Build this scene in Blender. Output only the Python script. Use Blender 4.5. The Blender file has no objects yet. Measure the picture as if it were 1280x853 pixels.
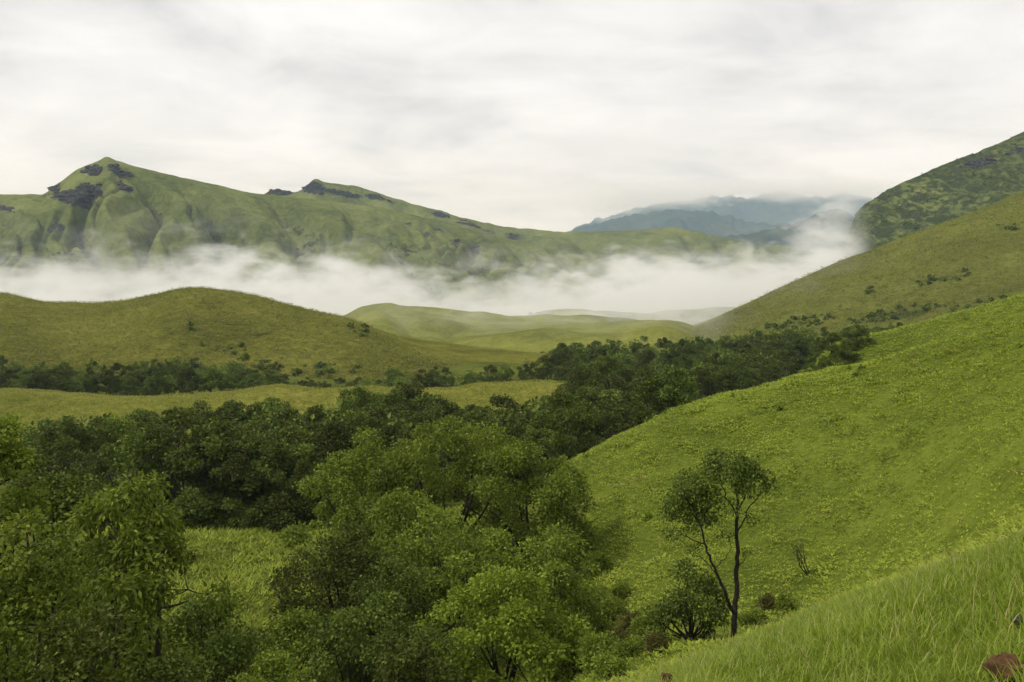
import bpy, math, random
import numpy as np

# ------------------------------------------------------------------ camera, sky, sun, exposure
S = bpy.context.scene
C = S.collection
F, CX, HY = 1229.0, 640.0, 290.0          # focal length in photo pixels, image centre, eye level row
cam_d = bpy.data.cameras.new('camera')
cam_d.sensor_width = 36.0
cam_d.lens = 36.0 * F / 1280.0
cam_d.shift_y = -(426.5 - HY) / 1280.0
cam_d.clip_start = 0.1
cam_d.clip_end = 60000.0
cam = bpy.data.objects.new('camera', cam_d)
cam.rotation_euler = (math.pi / 2, 0, 0)
C.objects.link(cam)
S.camera = cam

SUN_EL, SUN_AZ = math.radians(50), math.radians(-92)   # from the left, behind thin cloud
w = bpy.data.worlds.new('World')
S.world = w
w.use_nodes = True
nt = w.node_tree
nt.nodes.clear()
def N(tree, kind, **kw):
    n = tree.nodes.new(kind)
    for k, v in kw.items():
        if k.startswith('i_'):
            key = k[2:]
            key = int(key) if key.isdigit() else key
            n.inputs[key].default_value = v
        else:
            setattr(n, k, v)
    return n
out = N(nt, 'ShaderNodeOutputWorld')
bg = N(nt, 'ShaderNodeBackground')
bg.inputs['Strength'].default_value = 0.072
sky = N(nt, 'ShaderNodeTexSky', sky_type='NISHITA', sun_disc=False, sun_elevation=SUN_EL, sun_rotation=SUN_AZ)
tc = N(nt, 'ShaderNodeTexCoord')
sep = N(nt, 'ShaderNodeSeparateXYZ')
nt.links.new(tc.outputs['Generated'], sep.inputs[0])
def M(tree, op, a, b=None, c=None, clamp=False):
    n = tree.nodes.new('ShaderNodeMath'); n.operation = op; n.use_clamp = clamp
    for i, v in enumerate((a, b, c)):
        if v is None: continue
        if isinstance(v, (int, float)): n.inputs[i].default_value = v
        else: tree.links.new(v, n.inputs[i])
    return n.outputs[0]
# cloud layer: direction projected on a layer overhead, so streaks flatten towards the skyline
den = M(nt, 'ADD', M(nt, 'ABSOLUTE', sep.outputs[2]), 0.20)
comb = N(nt, 'ShaderNodeCombineXYZ')
nt.links.new(M(nt, 'DIVIDE', sep.outputs[0], den), comb.inputs[0])
nt.links.new(M(nt, 'DIVIDE', sep.outputs[1], den), comb.inputs[1])
def noise(tree, vec, scale, detail=5, rough=0.55, dist=0.0, dims='3D'):
    n = N(tree, 'ShaderNodeTexNoise', noise_dimensions=dims)
    n.inputs['Scale'].default_value = scale
    n.inputs['Detail'].default_value = detail
    n.inputs['Roughness'].default_value = rough
    n.inputs['Distortion'].default_value = dist
    if vec is not None: tree.links.new(vec, n.inputs['Vector'])
    return n
cn1 = noise(nt, comb.outputs[0], 0.9, 6, 0.55, 0.8)
cn2 = noise(nt, comb.outputs[0], 2.6, 9, 0.62, 0.6)
csum = M(nt, 'ADD', M(nt, 'MULTIPLY', cn1.outputs[0], 0.65), M(nt, 'MULTIPLY', cn2.outputs[0], 0.35))
cr = N(nt, 'ShaderNodeValToRGB')
nt.links.new(csum, cr.inputs[0])
e = cr.color_ramp.elements
e[0].position = 0.37; e[0].color = (6.0, 5.98, 6.0, 1)
e[1].position = 0.60; e[1].color = (8.7, 8.5, 8.35, 1)
m_ = e.new(0.47); m_.color = (7.5, 7.3, 7.2, 1)
mixc = N(nt, 'ShaderNodeMix', data_type='RGBA')
mixc.inputs['Factor'].default_value = 0.95
nt.links.new(sky.outputs[0], mixc.inputs[6])
nt.links.new(cr.outputs[0], mixc.inputs[7])
nt.links.new(mixc.outputs[2], bg.inputs['Color'])
nt.links.new(bg.outputs[0], out.inputs[0])

sun_d = bpy.data.lights.new('sun', 'SUN')
sun_d.energy = 1.5
sun_d.angle = math.radians(11)
sun_d.color = (1.0, 0.95, 0.86)
sun = bpy.data.objects.new('sun', sun_d)
# direction towards the sun: azimuth measured from +Y to +X
sun.rotation_euler = (math.pi / 2 - SUN_EL, 0, math.pi - SUN_AZ)
C.objects.link(sun)

vs = S.view_settings
vs.view_transform = 'Standard'
try: vs.look = 'None'
except Exception: pass
vs.exposure = 0.78
vs.gamma = 1.0
cy = S.cycles
cy.use_denoising = True
cy.max_bounces = 12
cy.diffuse_bounces = 3
cy.glossy_bounces = 1
cy.transmission_bounces = 3
cy.volume_bounces = 10
cy.transparent_max_bounces = 8
cy.use_adaptive_sampling = True
cy.volume_max_steps = 256

# ------------------------------------------------------------------ helpers
rng = np.random.default_rng(7)
random.seed(7)

def pix(px, py, D):
    return np.array([D * (px - CX) / F, D, D * (HY - py) / F])

_perm = np.random.default_rng(3).permutation(1024)
_ang = np.random.default_rng(4).random(1024) * 2 * np.pi
def perlin(x, y):
    x = np.asarray(x, float); y = np.asarray(y, float)
    xi = np.floor(x).astype(int); yi = np.floor(y).astype(int)
    xf = x - xi; yf = y - yi
    def g(ix, iy, dx, dy):
        h = _perm[(_perm[ix & 1023] + iy) & 1023]
        a = _ang[h]
        return np.cos(a) * dx + np.sin(a) * dy
    u = xf ** 3 * (xf * (xf * 6 - 15) + 10); v = yf ** 3 * (yf * (yf * 6 - 15) + 10)
    n00 = g(xi, yi, xf, yf); n10 = g(xi + 1, yi, xf - 1, yf)
    n01 = g(xi, yi + 1, xf, yf - 1); n11 = g(xi + 1, yi + 1, xf - 1, yf - 1)
    return (n00 * (1 - u) + n10 * u) * (1 - v) + (n01 * (1 - u) + n11 * u) * v
def fbm(x, y, octv=4, gain=0.5):
    s = 0; a = 1; f = 1
    for i in range(octv):
        s = s + a * perlin(x * f + 17.3 * i, y * f - 9.1 * i); a *= gain; f *= 2.03
    return s
def ridged(x, y, octv=4, gain=0.5):
    s = 0; a = 1; f = 1
    for i in range(octv):
        s = s + a * (1 - 2.2 * np.abs(perlin(x * f + 31.7 * i, y * f + 5.3 * i))); a *= gain; f *= 2.05
    return s
def sstep(a, b, x):
    t = np.clip((x - a) / (b - a), 0, 1)
    return t * t * (3 - 2 * t)
def smooth_curve(pts):
    """monotone-ish cubic through (x, y) points"""
    pts = np.array(sorted(pts), float)
    xs, ys = pts[:, 0], pts[:, 1]
    d = np.diff(ys) / np.diff(xs)
    m = np.empty_like(ys); m[0] = d[0]; m[-1] = d[-1]
    for i in range(1, len(xs) - 1):
        m[i] = 0 if d[i - 1] * d[i] <= 0 else 2 * d[i - 1] * d[i] / (d[i - 1] + d[i])
    # slight rounding of flat extrema is fine
    def f(x):
        x = np.asarray(x, float)
        i = np.clip(np.searchsorted(xs, x) - 1, 0, len(xs) - 2)
        h = xs[i + 1] - xs[i]; t = np.clip((x - xs[i]) / h, 0, 1)
        return ((2 * t**3 - 3 * t**2 + 1) * ys[i] + (t**3 - 2 * t**2 + t) * h * m[i]
                + (-2 * t**3 + 3 * t**2) * ys[i + 1] + (t**3 - t**2) * h * m[i + 1])
    return f

def make_mesh(name, verts, faces, nper, attrs=None, smooth=False, mat=None):
    """verts (n,3); faces flat index array with nper corners each"""
    me = bpy.data.meshes.new(name)
    verts = np.ascontiguousarray(verts, np.float32)
    faces = np.ascontiguousarray(faces, np.int32).ravel()
    nf = len(faces) // nper
    me.vertices.add(len(verts)); me.vertices.foreach_set('co', verts.ravel())
    me.loops.add(len(faces)); me.loops.foreach_set('vertex_index', faces)
    me.polygons.add(nf)
    me.polygons.foreach_set('loop_start', np.arange(nf, dtype=np.int32) * nper)
    me.polygons.foreach_set('use_smooth', np.full(nf, smooth, bool))
    for k, v in (attrs or {}).items():
        a = me.attributes.new(k, 'FLOAT', 'POINT')
        a.data.foreach_set('value', np.ascontiguousarray(v, np.float32))
    me.update(calc_edges=True)
    if mat: me.materials.append(mat)
    return me
def link(name, me, parent=None, loc=None):
    o = bpy.data.objects.new(name, me)
    C.objects.link(o)
    if parent: o.parent = parent
    if loc is not None: o.location = loc
    return o
def tag(o, label, cat=None, group=None, kind=None):
    if label: o['label'] = label
    if cat: o['category'] = cat
    if group: o['group'] = group
    if kind: o['kind'] = kind
    return o

# ------------------------------------------------------------------ materials
def new_mat(name):
    m = bpy.data.materials.new(name); m.use_nodes = True
    m.node_tree.nodes.clear()
    o = m.node_tree.nodes.new('ShaderNodeOutputMaterial')
    return m, m.node_tree, o
def ramp(t, fac, stops):
    r = N(t, 'ShaderNodeValToRGB')
    e = r.color_ramp.elements
    e[0].position, e[0].color = stops[0][0], (*stops[0][1], 1)
    e[1].position, e[1].color = stops[-1][0], (*stops[-1][1], 1)
    for p, c in stops[1:-1]:
        k = e.new(p); k.color = (*c, 1)
    t.links.new(fac, r.inputs[0])
    return r.outputs[0]
def mixrgb(t, fac, a, b, mode='MIX'):
    n = N(t, 'ShaderNodeMix', data_type='RGBA', blend_type=mode)
    for i, v in ((0, fac), (6, a), (7, b)):
        if isinstance(v, (int, float)): n.inputs[i].default_value = v
        elif isinstance(v, tuple): n.inputs[i].default_value = (*v, 1)
        else: t.links.new(v, n.inputs[i])
    return n.outputs[2]

def hill_mat(name, dark, mid, light, big, fine, bump=0.6, bump_dist=0.5, rock=(0.042, 0.040, 0.035), shrub=(0.042, 0.054, 0.017)):
    """grass cover: broad patches, tuft-sized mottling; bare rock and scrub where the attributes say so"""
    m, t, o = new_mat(name)
    geo = N(t, 'ShaderNodeNewGeometry')
    pos = geo.outputs['Position']
    nb = noise(t, pos, big, 5, 0.6)
    nf_ = noise(t, pos, fine, 5, 0.72)
    nm = noise(t, pos, math.sqrt(big * fine), 4, 0.6)
    f = M(t, 'ADD', M(t, 'MULTIPLY', nb.outputs[0], 0.42), M(t, 'ADD', M(t, 'MULTIPLY', nf_.outputs[0], 0.36), M(t, 'MULTIPLY', nm.outputs[0], 0.22)))
    col = ramp(t, f, [(0.40, dark), (0.5, mid), (0.60, light)])
    ar = N(t, 'ShaderNodeAttribute', attribute_name='rock')
    ash = N(t, 'ShaderNodeAttribute', attribute_name='shrub')
    nr = noise(t, pos, fine * 0.6, 8, 0.72, 0.8)
    rk = ramp(t, nr.outputs[0], [(0.35, tuple(c * 0.5 for c in rock)), (0.52, rock), (0.66, tuple(c * 1.9 for c in rock))])
    def edge(att):
        a = M(t, 'ADD', att, M(t, 'MULTIPLY', M(t, 'SUBTRACT', nr.outputs[0], 0.5), 1.1))
        mr = N(t, 'ShaderNodeMapRange', interpolation_type='SMOOTHSTEP')
        mr.inputs[1].default_value = 0.42; mr.inputs[2].default_value = 0.62
        t.links.new(a, mr.inputs[0])
        return mr.outputs[0]
    fs = edge(ash.outputs['Fac']); fr = edge(ar.outputs['Fac'])
    col = mixrgb(t, fs, col, mixrgb(t, nf_.outputs[0], tuple(c * 0.6 for c in shrub), tuple(c * 1.5 for c in shrub)))
    col = mixrgb(t, fr, col, rk)
    b = N(t, 'ShaderNodeBump'); b.inputs['Strength'].default_value = bump; b.inputs['Distance'].default_value = bump_dist
    h = M(t, 'ADD', nf_.outputs[0], M(t, 'MULTIPLY', nr.outputs[0], 0.6))
    t.links.new(h, b.inputs['Height'])
    p = N(t, 'ShaderNodeBsdfPrincipled')
    p.inputs['Roughness'].default_value = 0.85
    p.inputs['Specular IOR Level'].default_value = 0.0
    t.links.new(col, p.inputs['Base Color']); t.links.new(b.outputs[0], p.inputs['Normal'])
    t.links.new(p.outputs[0], o.inputs[0])
    return m

def leaf_mat(name, stops, transl=0.3, rough=0.5, vary=0.25, spec=0.25):
    m, t, o = new_mat(name)
    a = N(t, 'ShaderNodeAttribute', attribute_name='var')
    oi = N(t, 'ShaderNodeObjectInfo')
    col = ramp(t, a.outputs['Fac'], stops)
    hsv = N(t, 'ShaderNodeHueSaturation')
    t.links.new(col, hsv.inputs['Color'])
    t.links.new(M(t, 'ADD', M(t, 'MULTIPLY', oi.outputs['Random'], vary * 0.07), 0.5 - vary * 0.05), hsv.inputs['Hue'])
    t.links.new(M(t, 'ADD', M(t, 'MULTIPLY', oi.outputs['Random'], vary * 2), 1 - vary), hsv.inputs['Value'])
    p = N(t, 'ShaderNodeBsdfPrincipled')
    p.inputs['Roughness'].default_value = rough
    p.inputs['Specular IOR Level'].default_value = spec
    t.links.new(hsv.outputs[0], p.inputs['Base Color'])
    tr = N(t, 'ShaderNodeBsdfTranslucent')
    t.links.new(mixrgb(t, 1.0, hsv.outputs[0], (1.15, 1.25, 0.6), 'MULTIPLY'), tr.inputs[0])
    ms = N(t, 'ShaderNodeMixShader'); ms.inputs[0].default_value = transl
    t.links.new(p.outputs[0], ms.inputs[1]); t.links.new(tr.outputs[0], ms.inputs[2])
    t.links.new(ms.outputs[0], o.inputs[0])
    return m

def bark_mat(name, c0, c1):
    m, t, o = new_mat(name)
    geo = N(t, 'ShaderNodeNewGeometry')
    n = noise(t, geo.outputs['Position'], 6.0, 6, 0.7, 0.4)
    col = ramp(t, n.outputs[0], [(0.35, c0), (0.65, c1)])
    b = N(t, 'ShaderNodeBump'); b.inputs['Strength'].default_value = 0.6; b.inputs['Distance'].default_value = 0.05
    t.links.new(n.outputs[0], b.inputs['Height'])
    p = N(t, 'ShaderNodeBsdfPrincipled'); p.inputs['Roughness'].default_value = 0.9
    p.inputs['Specular IOR Level'].default_value = 0.15
    t.links.new(col, p.inputs['Base Color']); t.links.new(b.outputs[0], p.inputs['Normal'])
    t.links.new(p.outputs[0], o.inputs[0])
    return m

MAT = {}
MAT['ground'] = hill_mat('valley_grass', (0.056, 0.075, 0.011), (0.092, 0.12, 0.016), (0.14, 0.172, 0.024), 0.05, 2.4, 0.6, 0.15)
MAT['golden'] = hill_mat('golden_grass', (0.10, 0.12, 0.02), (0.17, 0.178, 0.03), (0.25, 0.235, 0.055), 0.03, 1.2, 0.7, 0.3)
MAT['floor'] = hill_mat('forest_floor', (0.05, 0.06, 0.013), (0.08, 0.095, 0.017), (0.12, 0.13, 0.025), 0.05, 1.2, 0.7, 0.3)
MAT['olive'] = hill_mat('olive_grass', (0.085, 0.088, 0.017), (0.15, 0.155, 0.027), (0.225, 0.222, 0.045), 0.018, 0.6, 1.0, 1.5)
MAT['pale'] = hill_mat('pale_green_grass', (0.11, 0.12, 0.026), (0.165, 0.178, 0.038), (0.225, 0.232, 0.058), 0.02, 0.4, 0.8, 1.2)
MAT['brown'] = hill_mat('brown_green_grass', (0.075, 0.08, 0.02), (0.115, 0.125, 0.027), (0.165, 0.175, 0.04), 0.012, 0.4, 0.8, 1.2)
MAT['mount'] = hill_mat('mountain_grass', (0.07, 0.088, 0.03), (0.13, 0.152, 0.045), (0.195, 0.215, 0.068), 0.006, 0.12, 0.9, 4.0)
MAT['far'] = hill_mat('far_mountain', (0.018, 0.032, 0.018), (0.03, 0.048, 0.026), (0.05, 0.068, 0.036), 0.0016, 0.012, 0.8, 40.0)

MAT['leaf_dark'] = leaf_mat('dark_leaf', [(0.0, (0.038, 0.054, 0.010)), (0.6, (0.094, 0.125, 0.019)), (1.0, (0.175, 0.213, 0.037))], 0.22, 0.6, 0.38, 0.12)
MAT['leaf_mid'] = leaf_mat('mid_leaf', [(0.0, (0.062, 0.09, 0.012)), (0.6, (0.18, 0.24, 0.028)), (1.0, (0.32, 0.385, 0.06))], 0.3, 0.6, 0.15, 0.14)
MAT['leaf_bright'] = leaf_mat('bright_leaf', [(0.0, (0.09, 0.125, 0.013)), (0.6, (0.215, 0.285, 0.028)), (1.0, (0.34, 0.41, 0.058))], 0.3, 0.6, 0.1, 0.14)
MAT['bark'] = bark_mat('bark', (0.018, 0.015, 0.012), (0.06, 0.05, 0.04))
MAT['fern'] = leaf_mat('fern_leaf', [(0.0, (0.085, 0.11, 0.013)), (0.5, (0.245, 0.30, 0.031)), (0.93, (0.36, 0.41, 0.055)), (1.0, (0.25, 0.19, 0.06))], 0.3, 0.6, 0.0, 0.12)
MAT['blade'] = leaf_mat('grass_blade', [(0.0, (0.125, 0.175, 0.017)), (0.5, (0.235, 0.305, 0.035)), (0.92, (0.35, 0.41, 0.075)), (1.0, (0.42, 0.36, 0.16))], 0.35, 0.5, 0.0, 0.2)
MAT['dry'] = leaf_mat('golden_blade', [(0.0, (0.12, 0.145, 0.022)), (0.5, (0.22, 0.222, 0.04)), (1.0, (0.33, 0.30, 0.075))], 0.3, 0.6, 0.0, 0.12)
MAT['olive_tuft'] = leaf_mat('olive_tuft', [(0.0, (0.10, 0.105, 0.018)), (0.5, (0.18, 0.185, 0.03)), (1.0, (0.28, 0.27, 0.055))], 0.3, 0.6, 0.0, 0.12)
MAT['rust'] = leaf_mat('rusty_leaf', [(0.0, (0.06, 0.065, 0.015)), (0.6, (0.11, 0.105, 0.025)), (1.0, (0.17, 0.125, 0.04))], 0.25, 0.6, 0.1, 0.12)
MAT['soil'] = bark_mat('red_soil', (0.045, 0.024, 0.010), (0.15, 0.078, 0.034))
MAT['stone'] = bark_mat('dark_stone', (0.02, 0.019, 0.018), (0.06, 0.056, 0.05))

# ------------------------------------------------------------------ near terrain: one smooth height field
cp = []
def k_py(px, py, D): cp.append(pix(px, py, D))
def k_z(px, D, z): cp.append(np.array([D * (px - CX) / F, D, z]))
for X in (-9, -5, -2, 1, 4, 7, 10):
    for Y in (-8, -3, 1, 4, 8, 11):
        cp.append(np.array([X, Y, -1.88 + 0.375 * X - 0.372 * Y]))
for a in [(1280, 672, 20), (1280, 652, 32), (1280, 638, 40), (1100, 742, 20), (1100, 737, 35), (1100, 705, 50), (920, 812, 20),
          (920, 800, 42), (920, 745, 56), (760, 885, 20), (800, 800, 45), (800, 765, 58), (1000, 732, 56), (1200, 668, 45),
          (750, 640, 85), (900, 560, 92), (1050, 540, 84), (1180, 530, 70), (1280, 545, 52), (1280, 462, 72),
          (705, 583, 115), (800, 535, 118), (900, 497, 118), (1000, 470, 115), (1080, 454, 112), (1180, 429, 108), (1280, 402, 100),
          (320, 760, 78), (300, 668, 105), (240, 675, 101), (360, 672, 104),
          (1040, 437, 190), (1100, 419, 192), (1180, 396, 195), (1280, 370, 200),
          (0, 492, 245), (100, 500, 245), (200, 502, 245), (290, 495, 245), (350, 484, 245), (450, 487, 245), (600, 482, 245), (690, 479, 245), (745, 490, 243)]:
    k_py(*a)
for a in [(640, 30, -15.5), (640, 50, -25), (640, 75, -28.5), (640, 95, -30), (640, 115, -31), (500, 30, -17.5), (500, 50, -25.5), (500, 75, -28.5), (500, 100, -31),
          (300, 50, -26), (150, 30, -19.5), (150, 50, -25.5), (150, 80, -30), (150, 110, -33), (0, 30, -20), (0, 50, -25), (0, 90, -30), (0, 120, -34),
          (-400, 40, -22), (-400, 100, -31), (150, 165, -43), (300, 165, -44), (450, 165, -43), (600, 165, -42), (700, 165, -41), (0, 160, -42), (-400, 160, -41),
          (150, 130, -37), (300, 130, -38), (450, 130, -37), (600, 130, -36), (700, 135, -36), (0, 205, -43.5), (200, 205, -45), (400, 205, -45), (600, 205, -44.5), (740, 205, -45),
          (-400, 205, -42), (-400, 245, -40), (0, 285, -47), (200, 285, -48), (400, 285, -48), (600, 285, -48), (745, 280, -49), (-400, 285, -46),
          (800, 140, -33), (800, 180, -42), (900, 140, -29), (900, 180, -38), (1000, 140, -25), (1000, 180, -33), (1100, 140, -21), (1100, 165, -25.5), (1280, 130, -14), (1280, 150, -15.5),
          (960, 190, -36), (1040, 240, -35), (1280, 250, -25), (1160, 245, -31), (900, 260, -46), (1000, 260, -42), (800, 260, -47), (700, 330, -52), (900, 330, -51), (1050, 330, -46), (1280, 330, -38),
          (500, 330, -53), (300, 330, -53), (100, 330, -53), (-400, 330, -52), (600, 420, -56), (800, 420, -56), (950, 420, -53), (1100, 420, -48), (1280, 420, -46),
          (300, 420, -57), (0, 420, -57), (-400, 420, -57), (-400, 560, -76), (0, 560, -76), (300, 560, -76), (640, 560, -77), (900, 560, -77), (1280, 560, -76), (1700, 560, -76),
          (1700, 40, -2), (1700, 100, 6), (1700, 200, 0), (1700, 330, -22), (1700, 430, -40)]:
    k_z(*a)
for a in [(0, -25, 6), (22, -25, 15), (-22, -25, -4), (25, 3, 6), (-22, 5, -12)]:
    cp.append(np.array(a, float))
cp = np.array(cp)
def warp(x, y):
    r = np.hypot(x, y) + 1e-9
    s = np.log1p(r / 20.0) / r
    return np.stack([x * s, y * s], -1)
Wc = warp(cp[:, 0], cp[:, 1])
def tps(d2): return 0.5 * d2 * np.log(d2 + 1e-12)
nC = len(cp)
A = np.zeros((nC + 3, nC + 3))
A[:nC, :nC] = tps(((Wc[:, None] - Wc[None]) ** 2).sum(-1)) + np.eye(nC) * 2e-4
A[:nC, nC] = 1; A[:nC, nC + 1:] = Wc
A[nC:, :nC] = A[:nC, nC:].T
sol = np.linalg.solve(A, np.concatenate([cp[:, 2], np.zeros(3)]))
def ground_base(x, y):
    x = np.asarray(x, float).ravel(); y = np.asarray(y, float).ravel()
    res = np.empty(len(x))
    for i in range(0, len(x), 20000):
        W = warp(x[i:i + 20000], y[i:i + 20000])
        res[i:i + 20000] = tps(((W[:, None] - Wc[None]) ** 2).sum(-1)) @ sol[:nC] + sol[nC] + W @ sol[nC + 1:]
    return res
def G(x, y):
    x = np.asarray(x, float); y = np.asarray(y, float)
    sh = x.shape
    z = ground_base(x, y)
    x = x.ravel(); y = y.ravel()
    r = np.hypot(x, y)
    z = z + 0.05 * fbm(x / 1.3, y / 1.3, 3) + sstep(12, 45, r) * (0.28 * fbm(x / 6, y / 6, 3)) + sstep(60, 200, r) * 0.9 * fbm(x / 28 + 5, y / 28, 3) + sstep(45, 75, r) * 0.38 * fbm((x - 0.45 * y) / 9 + 2, (x + 0.3 * y) / 34, 2)
    return z.reshape(sh)

# zones of the sheet (0 foreground, 1 hillside, 2 golden ridge, 3 valley floor)
def zone(x, y):
    px = CX + F * x / np.maximum(y, 0.5)
    r = np.hypot(x, y)
    jit = fbm(x / 7, y / 7, 3)
    z = np.full(x.shape, 3)
    z[(y > 203 + 3 * jit) & (y < 272 + 3 * jit) & (px < 755 + 8 * jit)] = 2
    right = x > np.interp(y, [0, 40, 60, 80, 115, 150, 215, 240], [-4, -1, 3, 6.5, 6, 30, 55, 75]) + 0.8 * jit
    z[right & (y < 232)] = 1
    z[(r < 13.2) | (y < 3)] = 0
    return z
rs = np.concatenate([np.linspace(0.4, 16, 50, endpoint=False), np.geomspace(16, 600, 240)])
th = np.concatenate([np.linspace(-180, -48, 60, endpoint=False), np.linspace(-48, 48, 400, endpoint=False), np.linspace(48, 180, 61)]) * np.pi / 180
R_, T_ = np.meshgrid(rs, th, indexing='ij')
gx = R_ * np.sin(T_); gy = R_ * np.cos(T_)
gz = G(gx, gy)
back = sstep(0, -60, gy); gz = gz * (1 - back) + back * np.maximum(gz, -20 + 0 * gz)
nr_, nt_ = gx.shape
V = np.stack([gx, gy, gz], -1).reshape(-1, 3)
ii, jj = np.meshgrid(np.arange(nr_ - 1), np.arange(nt_ - 1), indexing='ij')
Q = np.stack([ii * nt_ + jj, ii * nt_ + jj + 1, (ii + 1) * nt_ + jj + 1, (ii + 1) * nt_ + jj], -1).reshape(-1, 4)
# faces point up
cen = V[Q].mean(1)
zq = zone(cen[:, 0], cen[:, 1])
full = make_mesh('tmp', V, Q, 4, smooth=True)
vn = np.empty(len(V) * 3, np.float32); full.vertices.foreach_get('normal', vn); vn = vn.reshape(-1, 3)
flip = vn[:, 2].mean() < 0
if flip: Q = Q[:, ::-1]; vn = -vn
bpy.data.meshes.remove(full)
ZN = [('foreground_slope', 'ground', 'steep foreground bank of ground under the long bright grass'),
      ('hillside', 'ground', 'smooth bright green hillside rising behind the lone twin-stemmed tree'),
      ('golden_ridge', 'golden', 'low straw-coloured grass ridge between two belts of dark forest'),
      ('valley_floor', 'floor', 'valley floor with a small green clearing under the forest')]
for k, (nm, mt, lb) in enumerate(ZN):
    q = Q[zq == k]
    used, inv = np.unique(q, return_inverse=True)
    at = {'rock': np.zeros(len(used)), 'shrub': np.zeros(len(used))}
    me = make_mesh(nm, V[used], inv.reshape(-1, 4), 4, at, True, MAT[mt])
    me.normals_split_custom_set_from_vertices([tuple(v) for v in vn[used]])
    tag(link(nm, me), lb, kind='structure')

# open plain far below everything, out to the skyline
rs2 = np.array([560, 900, 1500, 3000, 6000, 11000, 15500.0]); th2 = np.linspace(-np.pi, np.pi, 97)
R2, T2 = np.meshgrid(rs2, th2, indexing='ij')
V2 = np.stack([R2 * np.sin(T2), R2 * np.cos(T2), np.full(R2.shape, -98.0) - 0.004 * (R2 - 560) * (R2 < 4000) - 13.8 * (R2 >= 4000)], -1).reshape(-1, 3)
V2[:97, 2] = -90.0
i2, j2 = np.meshgrid(np.arange(len(rs2) - 1), np.arange(96), indexing='ij')
Q2 = np.stack([i2 * 97 + j2, (i2 + 1) * 97 + j2, (i2 + 1) * 97 + j2 + 1, i2 * 97 + j2 + 1], -1).reshape(-1, 4)
tag(link('plain', make_mesh('plain', V2, Q2[:, ::-1] if False else Q2, 4, {'rock': np.zeros(len(V2)), 'shrub': np.zeros(len(V2))}, True, MAT['pale'])), 'lowland plain under the mist reaching the horizon', kind='structure')

# ------------------------------------------------------------------ hills and mountains
HILLS = {}
def hill(name, label, mat, crest, foot, back, nu, nv, prof=0.55, shape=None, rockf=None, cres_noise=0.0):
    """crest / foot: (column, row, distance) points; the body falls from the crest to the foot and away behind it"""
    cpy, cD = smooth_curve([(a, b) for a, b, c in crest]), smooth_curve([(a, c) for a, b, c in crest])
    fpz = smooth_curve([(a, b) for a, b, c in foot]); fD = smooth_curve([(a, c) for a, b, c in foot])
    p0, p1 = crest[0][0], crest[-1][0]
    px = np.linspace(p0, p1, nu)
    nb = max(10, nv // 4)
    t = np.concatenate([np.linspace(0, 1, nv), 1 + np.linspace(0, 1, nb + 1)[1:]])
    PX, Tt = np.meshgrid(px, t, indexing='ij')
    Dc, zc = cD(px), (HY - cpy(px)) / F * cD(px)
    zc = zc + cres_noise * fbm(px / 14.0, px * 0 + 3.3, 4)
    Df, zf = fD(px), fpz(px)
    tf = np.clip(Tt, 0, 1); tb = np.clip(Tt - 1, 0, 1)
    s = (1 - prof) * tf + prof * np.sin(tf * np.pi / 2) ** 1.15
    D = Df[:, None] + (Dc - Df)[:, None] * tf + back * tb
    Z = zf[:, None] + (zc - zf)[:, None] * s
    Z = Z - tb ** 1.4 * (zc - zf)[:, None] * 1.0
    X = D * (PX - CX) / F
    if shape is not None: Z = Z + shape(X, D, PX, tf, tb)
    VV = np.stack([X, D, Z], -1)
    nU, nV = X.shape
    a, b = np.meshgrid(np.arange(nU - 1), np.arange(nV - 1), indexing='ij')
    q = np.stack([a * nV + b, (a + 1) * nV + b, (a + 1) * nV + b + 1, a * nV + b + 1], -1).reshape(-1, 4)
    PY = HY - F * Z / D
    rock = np.zeros(X.shape); shr = np.zeros(X.shape)
    if rockf is not None:
        rock, shr, dz = rockf(X, D, PX, PY, tf, Z)
        VV[..., 2] += dz
    me = make_mesh(name, VV.reshape(-1, 3), q, 4, {'rock': rock.ravel(), 'shrub': shr.ravel()}, True, MAT[mat])
    o = tag(link(name, me), label, kind='structure')
    HILLS[label] = (VV, shr, PX, PY)
    return VV

def blobs(PX, PY, lst):
    m = np.zeros(PX.shape)
    for (x, y, rx, ry, rot, amt) in lst:
        c, s_ = math.cos(math.radians(rot)), math.sin(math.radians(rot))
        u = ((PX - x) * c + (PY - y) * s_) / rx; v = (-(PX - x) * s_ + (PY - y) * c) / ry
        m = np.maximum(m, amt * np.exp(-(u * u + v * v) * 0.9))
    return m

# 1 rounded olive hill beyond the golden ridge
hA = hill('grassy_hill', 'rounded olive-green hill with forest along its foot below the mist', 'olive',
     [(-420, 372, 520), (-200, 362, 520), (0, 367, 520), (60, 377, 522), (120, 379, 522), (180, 372, 520), (240, 359, 515), (300, 366, 510), (370, 383, 500), (440, 400, 485), (490, 424, 462), (530, 443, 440), (575, 462, 412), (630, 478, 390), (700, 492, 370)],
     [(-420, -60, 360), (0, -60, 365), (300, -60, 370), (560, -60, 350), (700, -60, 345)], 110, 360, 90, 0.75,
     lambda x, d, p, t, b: (1 - 0.8 * t) * t * 4 * (1.6 * fbm(x / 40, d / 40, 4)),
     lambda X, D, PX, PY, t, Z: (np.zeros(X.shape), blobs(PX, PY, [(245, 412, 30, 14, 20, 0.45), (275, 437, 70, 12, 5, 0.45), (450, 415, 22, 8, 10, 0.55), (90, 470, 120, 16, 0, 0.6), (400, 465, 80, 12, 0, 0.5)]), 0))
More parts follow.
